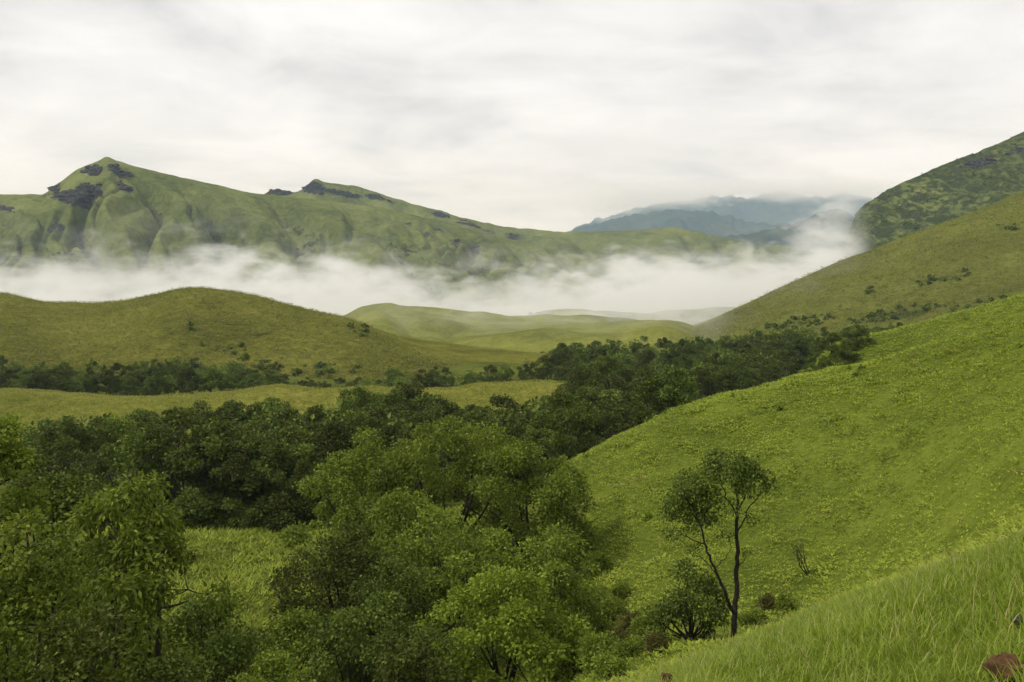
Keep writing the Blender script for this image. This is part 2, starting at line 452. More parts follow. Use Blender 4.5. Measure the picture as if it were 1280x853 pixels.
# 2 softer pale hills behind: a round one and a knoll in front of it
foldB = lambda x, d, p, t, b: t * (1 - 0.7 * t) * 4 * (3.4 * fbm(x / 60 + 3, d / 60, 3)) - t * (1 - t) * 4 * 20 * (0.2 - np.abs(perlin(x / 60 + d / 190, d / 140 + 2))).clip(0)
hB = hill('grassy_hill', 'pale green round-topped hill half veiled by thin mist beside the olive hill', 'pale',
     [(290, 436, 700), (380, 418, 700), (430, 397, 700), (455, 384, 700), (480, 378, 700), (510, 381, 700), (550, 388, 700), (600, 394, 700), (650, 396, 700), (700, 395, 700), (760, 399, 700), (820, 410, 690), (880, 430, 680)],
     [(290, -74, 450), (640, -74, 460), (880, -80, 480)], 130, 260, 80, 0.7, foldB,
     lambda X, D, PX, PY, t, Z: (np.zeros(X.shape), blobs(PX, PY, [(560, 425, 60, 10, 15, 0.3)]), 0))
hill('grassy_hill', 'low pale green knoll in front of the misty hills above the valley wood', 'pale',
     [(440, 452, 540), (520, 444, 545), (570, 434, 552), (620, 426, 560), (670, 417, 570), (720, 413, 580), (770, 410, 585), (800, 405, 588), (825, 402, 590), (845, 405, 590), (865, 413, 590), (890, 428, 590), (930, 452, 590)],
     [(440, -70, 430), (520, -64, 405), (640, -62, 390), (800, -62, 400), (930, -70, 450)], 90, 260, 80, 0.75, foldB,
     lambda X, D, PX, PY, t, Z: (np.zeros(X.shape), blobs(PX, PY, [(720, 440, 50, 9, 0, 0.5), (690, 448, 40, 6, 0, 0.5)]), 0))
# more low rolls behind it in the misty basin
hill('grassy_hill', 'low rolling hills fading into the valley mist beside the brown hill', 'pale',
     [(540, 436, 860), (600, 418, 860), (640, 400, 860), (690, 392, 880), (760, 390, 880), (820, 387, 880), (860, 388, 860), (900, 386, 860), (950, 384, 880), (1000, 380, 900)],
     [(540, -104, 700), (1000, -98, 700)], 140, 140, 50, 0.6,
     lambda x, d, p, t, b: t * (1 - 0.6 * t) * 4 * (4 * fbm(x / 80 + 13, d / 80, 3)),
     lambda X, D, PX, PY, t, Z: (np.zeros(X.shape), 0.62 * sstep(0.05, 0.3, fbm(X / 50, D / 30, 3)), 0))
# 3 broad brown-green hill on the right
hC = hill('grassy_hill', 'broad brownish-green hill sloping down from the right to the forest', 'brown',
     [(780, 462, 575), (820, 442, 590), (850, 424, 600), (880, 408, 602), (950, 373, 620), (1000, 349, 635), (1050, 327, 650), (1100, 308, 662), (1150, 289, 672), (1200, 270, 685), (1280, 240, 700), (1400, 205, 720), (1700, 170, 760)],
     [(780, -82, 490), (850, -74, 490), (950, -62, 450), (1100, -56, 410), (1280, -52, 380), (1700, -40, 360)], 160, 320, 90, 0.5,
     lambda x, d, p, t, b: t * (1 - 0.85 * t) * 4 * (2.6 * fbm(x / 70, d / 70 + 7, 4)) - 3.0 * np.maximum(0, ridged(x / 120 + 0.3 * t, d / 300, 2) - 0.6) * t * (1 - t) * 4,
     lambda X, D, PX, PY, t, Z: (blobs(PX, PY, [(1178, 349, 38, 9, -8, 0.62), (1090, 367, 14, 5, 0, 0.5), (1268, 285, 20, 6, 0, 0.5), (1240, 318, 14, 6, 0, 0.5)]) * 0.6,
                                 blobs(PX, PY, [(1178, 349, 42, 8, -8, 0.6), (1120, 395, 60, 8, -8, 0.75), (1230, 384, 60, 6, -10, 0.7), (1000, 405, 60, 8, -8, 0.5), (1090, 366, 16, 5, 0, 0.55), (1262, 285, 22, 6, 0, 0.5)]), 0))
# 4 steep mountain behind it
def rkD(X, D, PX, PY, t, Z):
    n = fbm(X / 60, Z / 14, 4)
    r = blobs(PX, PY, [(1095, 255, 22, 10, -25, 1.0), (1150, 240, 60, 9, -22, 0.8), (1230, 205, 70, 14, -22, 0.9), (1120, 275, 50, 8, -5, 0.7), (1270, 190, 40, 12, -25, 0.9), (1200, 245, 50, 7, -15, 0.6), (1090, 290, 16, 8, 0, .7)])
    r = np.clip(0.62 * r + 0.4 * n * (r > 0.1), 0, 1)
    return r, np.clip(0.57 + 0.08 * n, 0, 0.85) * sstep(215, 245, PY + (PX - 1080) * 0.42), r * (14 * np.abs(fbm(X / 45, D / 45, 4)) + 8 * np.abs(fbm(X / 12, D / 12, 3)))
hD = hill('mountain', 'steep dark-banded mountain rising into cloud behind the brown hill', 'mount',
     [(1040, 330, 1330), (1062, 290, 1340), (1072, 266, 1345), (1085, 254, 1350), (1110, 238, 1370), (1150, 219, 1400), (1200, 198, 1430), (1240, 182, 1450), (1280, 165, 1480), (1400, 125, 1540), (1700, 95, 1600)],
     [(1040, -95, 1180), (1100, -95, 1150), (1280, -90, 1080), (1700, -80, 1050)], 500, 260, 120, 0.45,
     lambda x, d, p, t, b: t * (1 - 0.8 * t) * 4 * 7 * fbm(x / 150, d / 150, 4), rkD)

# 5 big left mountain with rocky shoulder and spurs
def shE(x, d, p, t, b):
    sk = p / 85.0 - 1.35 * (1 - t) + 0.9 * fbm(x / 260 + 7, d / 260, 3)
    g = np.abs(perlin(sk, 1.1 * (1 - t) + 3.1)) + 0.10 * np.abs(fbm(x / 60, d / 60, 3))
    g2 = np.abs(perlin(sk * 2.6 + 7.7 + 0.5 * fbm(x / 90, d / 90, 2), 2.2 * (1 - t)))
    am = sstep(0, 0.30, 1 - t) * (0.55 + 0.45 * sstep(0.0, 0.3, t))
    return am * (-130 * (0.26 - g).clip(0) + 20 * g - 72 * (0.2 - g2).clip(0)) + (1 - 0.8 * t) * 7 * fbm(x / 70, d / 70, 4) + 3.5 * fbm(x / 20, d / 20, 3) * (1 - 0.7 * t)
def rkE(X, D, PX, PY, t, Z):
    n = fbm(X / 40, D / 40, 4)
    r = blobs(PX, PY, [(92, 250, 28, 14, 15, 1.0), (118, 216, 16, 8, 10, 0.75), (150, 218, 20, 6, 25, 0.75), (155, 236, 16, 6, 20, 0.75), (112, 240, 20, 9, 20, 0.95), (10, 262, 22, 8, 0, 0.45), (75, 290, 18, 12, 0, 0.55),
                       (560, 300, 40, 12, 25, 0.5), (600, 320, 40, 10, 25, 0.55), (520, 285, 30, 8, 25, 0.45)])
    r = np.clip(r + 0.45 * n * (r > 0.08), 0, 1)
    sk = PX / 85.0 - 1.35 * (1 - t) + 0.9 * fbm(X / 260 + 7, D / 260, 3)
    g = np.abs(perlin(sk, 1.1 * (1 - t) + 3.1)) + 0.10 * np.abs(fbm(X / 60, D / 60, 3))
    gul = sstep(0.15, 0.0, g) * sstep(0.08, 0.25, 1 - t) * np.clip(0.75 + 1.6 * fbm(X / 90 + 4, D / 60, 3), 0, 1)
    s = np.clip(0.62 * gul + 0.30 * blobs(PX, PY, [(90, 330, 60, 20, 20, 1.6), (420, 300, 40, 12, 20, 1.0)]), 0, 0.9)
    return r, s, r * (16 * (np.abs(fbm(X / 34, D / 34, 3)) - 0.15) + 7 * np.abs(fbm(X / 9, D / 9, 3)))
hE = hill('mountain', 'green mountain with a dark rocky shoulder and grassy spurs above the mist', 'mount',
     [(-420, 300, 1350), (-200, 262, 1400), (-60, 246, 1450), (0, 243, 1460), (50, 243, 1470), (75, 228, 1480), (100, 210, 1490), (122, 202, 1498), (134, 196, 1500), (146, 201, 1505), (162, 206, 1510), (190, 213, 1520), (250, 227, 1550), (330, 243, 1600), (400, 250, 1640), (470, 259, 1680), (540, 275, 1700), (600, 290, 1720), (660, 304, 1740), (720, 318, 1750), (800, 336, 1760), (880, 352, 1760)],
     [(-420, -95, 1080), (0, -95, 1080), (400, -98, 1130), (640, -100, 1220), (880, -100, 1350)], 420, 440, 130, 0.35, shE, rkE)

# 6 rocky ridge behind, running down to the right
def shF(x, d, p, t, b):
    sk = p / 70.0 - 1.0 * (1 - t)
    g = np.abs(perlin(sk + 0.3 * perlin(x / 200, d / 200), (1 - t) + 9.1))
    return sstep(0, 0.3, 1 - t) * (-200 * (0.24 - g).clip(0) + 20 * g) + 16 * fbm(x / 90, d / 90, 4) * (1 - 0.75 * t)
def rkF(X, D, PX, PY, t, Z):
    n = fbm(X / 60, D / 60, 4)
    r = blobs(PX, PY, [(350, 241, 16, 5, 0, 1), (392, 236, 16, 10, 10, 1.0), (425, 242, 34, 6, 12, 0.75), (470, 248, 40, 5, 15, 0.6), (560, 272, 60, 7, 18, 0.55), (640, 296, 50, 8, 12, 0.5)])
    r = np.clip(r + 0.4 * n * (r > 0.08), 0, 1)
    sk = PX / 70.0 - 1.0 * (1 - t)
    g = np.abs(perlin(sk + 0.3 * perlin(X / 200, D / 200), (1 - t) + 9.1))
    return r, 0.8 * sstep(0.12, 0, g) * sstep(0.1, 0.3, 1 - t) * np.clip(0.5 + 1.5 * n, 0, 1) + 0.3 * (n > 0.1), 4 * r * np.abs(fbm(X / 20, D / 20, 4))
hF = hill('mountain', 'long ridge with a grey rocky crest running down behind the green mountain', 'mount',
     [(300, 262, 2250), (328, 243, 2250), (345, 237, 2250), (366, 241, 2250), (382, 234, 2250), (394, 224, 2250), (404, 228, 2255), (418, 230, 2255), (440, 232, 2260), (475, 242, 2280), (520, 256, 2300), (560, 267, 2310), (600, 277, 2320), (650, 286, 2340), (700, 289, 2350), (780, 288, 2360), (840, 286, 2380), (880, 293, 2400), (920, 300, 2420), (980, 318, 2450), (1040, 340, 2480)],
     [(300, -110, 1800), (640, -110, 1780), (1040, -110, 1800)], 500, 320, 90, 0.35, shF, rkF, 2.5)
# 7 dark green middle ridges and the blue ranges beyond
def shG(s, a): return lambda x, d, p, t, b: sstep(0, 0.4, 1 - t) * a * fbm(x / s, d / s, 4) - a * 1.5 * (0.2 - np.abs(perlin(p / 40.0 - (1 - t), 2 * (1 - t)))).clip(0) * sstep(0, .3, 1 - t)
rkG = lambda X, D, PX, PY, t, Z: (np.zeros(X.shape), np.clip(0.45 + 0.5 * fbm(X / 200, D / 200, 4), 0, 0.8), 0)
hill('mountain', 'dark green ridge just beyond the mist between the two valley sides', 'mount',
     [(740, 305, 3000), (780, 290, 3000), (820, 293, 3000), (855, 286, 3000), (890, 295, 3020), (930, 303, 3050), (970, 308, 3080), (1030, 312, 3100), (1100, 320, 3150)],
     [(740, -110, 2600), (1100, -110, 2600)], 600, 160, 50, 0.4, shG(220, 36), rkG, 10)
hill('mountain', 'blue-green peak with a sharp top in front of the hazy ranges', 'far',
     [(860, 312, 5200), (900, 298, 5200), (940, 291, 5200), (980, 283, 5200), (1010, 272, 5200), (1035, 262, 5200), (1048, 263, 5200), (1070, 272, 5200), (1110, 284, 5200), (1200, 300, 5200)],
     [(860, -110, 4500), (1200, -110, 4500)], 800, 160, 50, 0.3, shG(300, 70), rkG, 16)
hill('mountain', 'hazy blue range with lower shoulders under the far cloud', 'far',
     [(660, 300, 8600), (700, 292, 8600), (735, 281, 8600), (770, 272, 8600), (810, 267, 8600), (850, 262, 8600), (890, 266, 8600), (930, 275, 8600), (980, 283, 8600), (1040, 290, 8600), (1140, 296, 8600)],
     [(660, -115, 7200), (1140, -115, 7200)], 1200, 200, 50, 0.3, shG(420, 120), rkG, 34)
hill('mountain', 'farthest pale blue mountain wall with its top lost in cloud', 'far',
     [(700, 292, 12500), (760, 270, 12500), (820, 256, 12500), (870, 249, 12500), (900, 245, 12500), (935, 247, 12500), (960, 242, 12500), (990, 241, 12500), (1020, 246, 12500), (1060, 243, 12500), (1100, 250, 12500), (1200, 262, 12500), (1400, 280, 12500)],
     [(700, -115, 10500), (1400, -115, 10500)], 1500, 240, 50, 0.3, shG(550, 160), rkG, 50)

# ------------------------------------------------------------------ plants: generators
def rand_dirs(n, r, up=0.0):
    v = r.normal(size=(n, 3)); v[:, 2] += up
    return v / (np.linalg.norm(v, axis=1, keepdims=True) + 1e-9)
def leaves_mesh(base, dirs, normals, L, Wd, fold=0.25):
    """folded rhombic leaves: base, side, tip, side"""
    side = np.cross(dirs, normals); side /= (np.linalg.norm(side, axis=1, keepdims=True) + 1e-9)
    nn = np.cross(side, dirs)
    L = L[:, None]; Wd = Wd[:, None]
    mid = base + dirs * L * 0.45
    v = np.stack([base, mid + side * Wd + nn * Wd * fold, base + dirs * L - nn * L * 0.12, mid - side * Wd + nn * Wd * fold], 1)
    n = len(base)
    i = np.arange(n)[:, None] * 4
    f = np.concatenate([i + [0, 1, 2], i + [0, 2, 3]], 1).reshape(-1, 3)
    return v.reshape(-1, 3), f
def puff_leaves(puffs, per_m2, L, Wd, r, droop=0.2, up=0.35, jitter=0.5):
    """leaf clumps: (x, y, z, radius) shells, denser on their upper outer side"""
    B, Dd, Nn, vv = [], [], [], []
    for (x, y, z, R) in puffs:
        n = max(8, int(per_m2 * 4 * math.pi * R * R))
        d = rand_dirs(n, r, up)
        rad = R * (1 - 0.75 * r.random(n) ** 2.2)
        stray = r.random(n) < 0.09                       # sprigs reaching past the clump
        rad = np.where(stray, R * r.uniform(1.0, 1.38, n), rad)
        lump = 1 + 0.25 * np.sin(d[:, 0] * 5 + x) * np.sin(d[:, 1] * 5 + y) * np.cos(d[:, 2] * 4 + z)
        p = d * (rad * lump)[:, None]; p[:, 2] *= 0.72
        B.append(p + [x, y, z])
        q = d * 0.9 + r.normal(size=(n, 3)) * jitter; q[:, 2] -= droop
        Dd.append(q / np.linalg.norm(q, axis=1, keepdims=True))
        nn = d * 0.7 + r.normal(size=(n, 3)) * 0.55; nn[:, 2] += 0.6
        Nn.append(nn)
        vv.append(np.clip(r.normal(0.45, 0.2, n) + r.normal(0, 0.08), 0, 1))
    B = np.concatenate(B); Dd = np.concatenate(Dd); Nn = np.concatenate(Nn); vv = np.concatenate(vv)
    n = len(B)
    s = r.uniform(0.65, 1.25, n)
    v, f = leaves_mesh(B, Dd, Nn, L * s, Wd * s)
    return v, f, np.repeat(vv, 4)
def tubes(lines, sides=5):
    """lines: list of (points (k,3), radii (k,))"""
    V_, F_ = [], []; off = 0
    a = np.arange(sides) * 2 * np.pi / sides
    for P, Rr in lines:
        P = np.asarray(P, float); k = len(P)
        T = np.gradient(P, axis=0); T /= (np.linalg.norm(T, axis=1, keepdims=True) + 1e-9)
        ref = np.where(np.abs(T[:, 2:3]) > 0.9, [[1.0, 0, 0]], [[0, 0, 1.0]])
        U = np.cross(T, ref); U /= (np.linalg.norm(U, axis=1, keepdims=True) + 1e-9)
        W_ = np.cross(T, U)
        ring = P[:, None] + np.asarray(Rr)[:, None, None] * (np.cos(a)[None, :, None] * U[:, None] + np.sin(a)[None, :, None] * W_[:, None])
        V_.append(ring.reshape(-1, 3))
        i, j = np.meshgrid(np.arange(k - 1), np.arange(sides), indexing='ij')
        j2 = (j + 1) % sides
        F_.append(np.stack([i * sides + j, i * sides + j2, (i + 1) * sides + j2, (i + 1) * sides + j], -1).reshape(-1, 4) + off)
        off += k * sides
    return np.concatenate(V_), np.concatenate(F_)
def bez(p0, p1, r, sag=0.12, k=6):
    p0 = np.asarray(p0, float); p1 = np.asarray(p1, float)
    L = np.linalg.norm(p1 - p0)
    c = (p0 + p1) / 2 + r.normal(size=3) * L * sag + np.array([0, 0, -0.08 * L])
    t = np.linspace(0, 1, k)[:, None]
    return (1 - t) ** 2 * p0 + 2 * t * (1 - t) * c + t ** 2 * p1
def tree_data(seed, h, cr, cb, n_limb, n_puff, pr, per_m2, L, Wd, droop=0.2, trunk_r=None, dome=1.0, sides=5, flat=0.75):
    """h height, cr crown radius, cb crown base as a fraction of h"""
    r = np.random.default_rng(seed)
    tr = trunk_r or h * 0.02
    lean = r.normal(size=2) * h * 0.03
    fork = h * (cb * 0.75 + 0.08)
    top = np.array([lean[0], lean[1], fork])
    lines = [(bez((0, 0, -0.6), top, r, 0.05, 7), np.linspace(tr * 1.35, tr * 0.85, 7))]
    crown_h = h * (1 - cb)
    ends = []
    for i in range(n_limb):
        a = 2 * np.pi * (i + r.uniform(-0.3, 0.3)) / n_limb
        q = cr * r.uniform(0.25, 0.6)
        zc = h * cb + crown_h * (0.62 - 0.4 * (q / cr) ** 2 + r.uniform(-0.1, 0.1))
        e_ = np.array([lean[0] + q * math.cos(a), lean[1] + q * math.sin(a), zc])
        P = bez(top - [0, 0, r.uniform(0, fork * 0.25)], e_, r, 0.12, 8)
        lines.append((P, np.linspace(tr * 0.62, tr * 0.2, 8)))
        ends.append(P)
    allp = np.concatenate([P[3:] for P in ends])
    puffs = []
    n_top = max(4, int(round(n_puff / 8)))
    n_low = max(3, int(round(n_top * 0.75)))
    n_lobe = n_top + n_low
    for i in range(n_lobe):
        if i < n_top:                       # dome of rounded sub-crowns
            u = (i + 0.35) / n_top
            a = i * 2.39996 + seed + r.uniform(-0.4, 0.4)
            q = math.sqrt(u) * 0.74 * r.uniform(0.82, 1.12)
            lr = cr * (0.42 if n_top > 6 else 0.48) * r.uniform(0.8, 1.25)
            zt = h * cb + crown_h * (1 - flat * (q / 0.78) ** 2.0 * 0.7) * dome
            z = max(zt - lr * 0.75 - abs(r.normal()) * crown_h * 0.06, h * cb + lr * 0.4)
        else:                               # skirt lower down, round the outside
            a = (i - n_top + r.uniform(-0.3, 0.3)) * 2 * math.pi / n_low
            q = 0.72 * r.uniform(0.75, 1.05)
            lr = cr * 0.36 * r.uniform(0.75, 1.25)
            z = h * cb + crown_h * r.uniform(0.05, 0.36)
        c = np.array([lean[0] + q * cr * math.cos(a), lean[1] + q * cr * math.sin(a), z])
        j = np.argmin(((allp - c) ** 2).sum(1))
        lines.append((bez(allp[j], c - [0, 0, lr * 0.25], r, 0.1, 5), np.linspace(tr * 0.26, tr * 0.1, 5)))
        kq = max(4, int(round(n_puff / n_lobe * r.uniform(0.8, 1.2))))
        dd = rand_dirs(kq, r, 0.45)
        for d_ in dd:
            R = pr * r.uniform(0.6, 1.15)
            p_ = c + d_ * np.array([1, 1, 0.72]) * (lr - R * 0.35); e2 = c + (p_ - c) * 0.6
            puffs.append((*p_, R))
            lines.append((bez(c, e2, r, 0.1, 4), np.linspace(tr * 0.10, tr * 0.03, 4)))
    v, f, var = puff_leaves(puffs, per_m2, L, Wd, r, droop)
    tv, tf_ = tubes(lines, sides)
    return (tv, tf_), (v, f, var)
def build_tree(name, label, cat, loc, data, leaf, group=None, rot=0.0, scale=1.0):
    (tv, tf_), (v, f, var) = data
    o = bpy.data.objects.new(name, None); C.objects.link(o)
    o.empty_display_size = 0.5
    o.location = loc; o.rotation_euler = (0, 0, rot); o.scale = (scale,) * 3
    tag(o, label, cat, group)
    link('trunk', make_mesh('trunk', tv, tf_, 4, None, True, MAT['bark']), o)
    link('crown', make_mesh('crown', v, f, 3, {'var': var}, False, MAT[leaf]), o)
    return o
def copy_tree(src, loc, rot, sc, label, group):
    o = src.copy(); C.objects.link(o)
    o.location = loc; o.rotation_euler = (0, 0, rot); o.scale = sc
    tag(o, label, src['category'], group)
    for ch in src.children:
        c = ch.copy(); C.objects.link(c); c.parent = o
    return o
def at(px, D): return D * (px - CX) / F, D
def ground_at(px, D):
    x, y = at(px, D)
    return np.array([x, y, float(G(np.array([x]), np.array([y]))[0])])

def ground_hit(px, py):
    D = np.linspace(2.5, 20, 700)
    z = G(D * (px - CX) / F, D)
    k = np.argmax(HY - F * z / D <= py)
    return float(D[k])
# ------------------------------------------------------------------ trees close to the viewer, each its own
# label, px, D, top row, crown width px, leaf, seed, kwargs
NEAR = [
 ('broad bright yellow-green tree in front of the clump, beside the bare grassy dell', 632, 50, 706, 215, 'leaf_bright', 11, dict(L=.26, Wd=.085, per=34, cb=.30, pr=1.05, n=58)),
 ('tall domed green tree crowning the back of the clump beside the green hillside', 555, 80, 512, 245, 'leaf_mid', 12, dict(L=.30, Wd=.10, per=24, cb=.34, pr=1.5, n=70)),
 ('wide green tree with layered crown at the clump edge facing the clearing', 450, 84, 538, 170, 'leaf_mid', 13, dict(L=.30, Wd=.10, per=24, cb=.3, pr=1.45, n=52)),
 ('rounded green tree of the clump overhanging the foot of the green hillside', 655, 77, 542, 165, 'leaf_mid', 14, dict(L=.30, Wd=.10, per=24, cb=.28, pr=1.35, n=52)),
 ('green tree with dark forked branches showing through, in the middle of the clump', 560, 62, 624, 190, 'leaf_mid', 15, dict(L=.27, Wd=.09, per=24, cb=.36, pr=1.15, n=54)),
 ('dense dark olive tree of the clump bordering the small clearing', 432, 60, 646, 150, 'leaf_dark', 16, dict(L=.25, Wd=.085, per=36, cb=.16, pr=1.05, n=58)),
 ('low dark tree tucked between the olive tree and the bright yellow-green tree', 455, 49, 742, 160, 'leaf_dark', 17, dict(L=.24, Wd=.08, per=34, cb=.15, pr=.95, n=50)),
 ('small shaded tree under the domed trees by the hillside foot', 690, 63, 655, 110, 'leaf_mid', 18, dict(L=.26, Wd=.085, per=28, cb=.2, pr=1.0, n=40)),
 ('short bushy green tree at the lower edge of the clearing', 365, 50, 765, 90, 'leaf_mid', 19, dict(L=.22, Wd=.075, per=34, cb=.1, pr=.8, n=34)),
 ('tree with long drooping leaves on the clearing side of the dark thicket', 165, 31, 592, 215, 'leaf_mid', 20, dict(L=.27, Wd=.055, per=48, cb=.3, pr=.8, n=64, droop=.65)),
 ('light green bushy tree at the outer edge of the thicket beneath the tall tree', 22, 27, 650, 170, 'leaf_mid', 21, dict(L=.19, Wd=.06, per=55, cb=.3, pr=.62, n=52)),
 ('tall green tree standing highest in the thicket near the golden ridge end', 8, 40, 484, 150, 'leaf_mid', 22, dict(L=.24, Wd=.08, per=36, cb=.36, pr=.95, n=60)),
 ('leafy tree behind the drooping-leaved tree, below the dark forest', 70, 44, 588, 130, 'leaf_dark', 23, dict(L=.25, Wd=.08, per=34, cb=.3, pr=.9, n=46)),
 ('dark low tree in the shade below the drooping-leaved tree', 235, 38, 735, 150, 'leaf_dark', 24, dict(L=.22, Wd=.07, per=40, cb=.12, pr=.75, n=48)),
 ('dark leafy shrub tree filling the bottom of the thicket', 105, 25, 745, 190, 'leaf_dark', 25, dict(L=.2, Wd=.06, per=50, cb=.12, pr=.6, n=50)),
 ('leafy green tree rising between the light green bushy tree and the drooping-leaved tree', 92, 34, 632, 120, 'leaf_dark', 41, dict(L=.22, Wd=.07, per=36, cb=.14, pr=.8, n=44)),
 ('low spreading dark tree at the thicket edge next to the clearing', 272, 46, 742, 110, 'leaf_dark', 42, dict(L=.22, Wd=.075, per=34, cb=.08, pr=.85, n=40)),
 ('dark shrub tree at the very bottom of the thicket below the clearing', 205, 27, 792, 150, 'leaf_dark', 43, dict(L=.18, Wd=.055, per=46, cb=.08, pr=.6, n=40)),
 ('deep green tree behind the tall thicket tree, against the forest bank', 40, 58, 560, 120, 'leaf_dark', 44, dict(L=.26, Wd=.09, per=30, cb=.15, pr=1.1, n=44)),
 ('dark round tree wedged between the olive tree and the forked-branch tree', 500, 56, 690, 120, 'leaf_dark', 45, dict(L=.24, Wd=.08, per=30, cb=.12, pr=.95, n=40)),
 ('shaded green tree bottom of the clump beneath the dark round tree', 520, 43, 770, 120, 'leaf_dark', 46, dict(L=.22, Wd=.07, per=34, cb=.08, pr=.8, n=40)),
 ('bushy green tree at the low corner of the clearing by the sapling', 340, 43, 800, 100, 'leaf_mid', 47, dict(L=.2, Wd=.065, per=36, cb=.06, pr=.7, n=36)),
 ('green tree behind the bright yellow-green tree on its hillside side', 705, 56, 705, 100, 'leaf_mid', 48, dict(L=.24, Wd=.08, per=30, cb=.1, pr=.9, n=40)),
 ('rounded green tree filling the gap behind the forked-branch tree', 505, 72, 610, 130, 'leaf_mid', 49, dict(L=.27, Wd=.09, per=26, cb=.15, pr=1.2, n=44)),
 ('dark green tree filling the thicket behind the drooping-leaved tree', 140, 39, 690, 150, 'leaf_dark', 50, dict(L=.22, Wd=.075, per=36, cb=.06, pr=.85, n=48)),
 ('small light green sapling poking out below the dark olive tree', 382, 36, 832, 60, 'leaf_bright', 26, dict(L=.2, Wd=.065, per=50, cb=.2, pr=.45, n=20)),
]
for (lb, px, D, top, wpx, leaf, seed, k) in NEAR:
    g = ground_at(px, D)
    ztop = D * (HY - top) / F
    h = ztop - g[2]
    cr = wpx / 2 / F * D
    data = tree_data(seed, h, cr * 1.08, k['cb'] * 0.6, 7, int(k['n'] * 1.25), k['pr'] * 0.8, k['per'] * 1.15, k['L'] * 0.82, k['Wd'] * 0.85, k.get('droop', .2))
    build_tree('tree', lb, 'tree', g, data, leaf, rot=0)

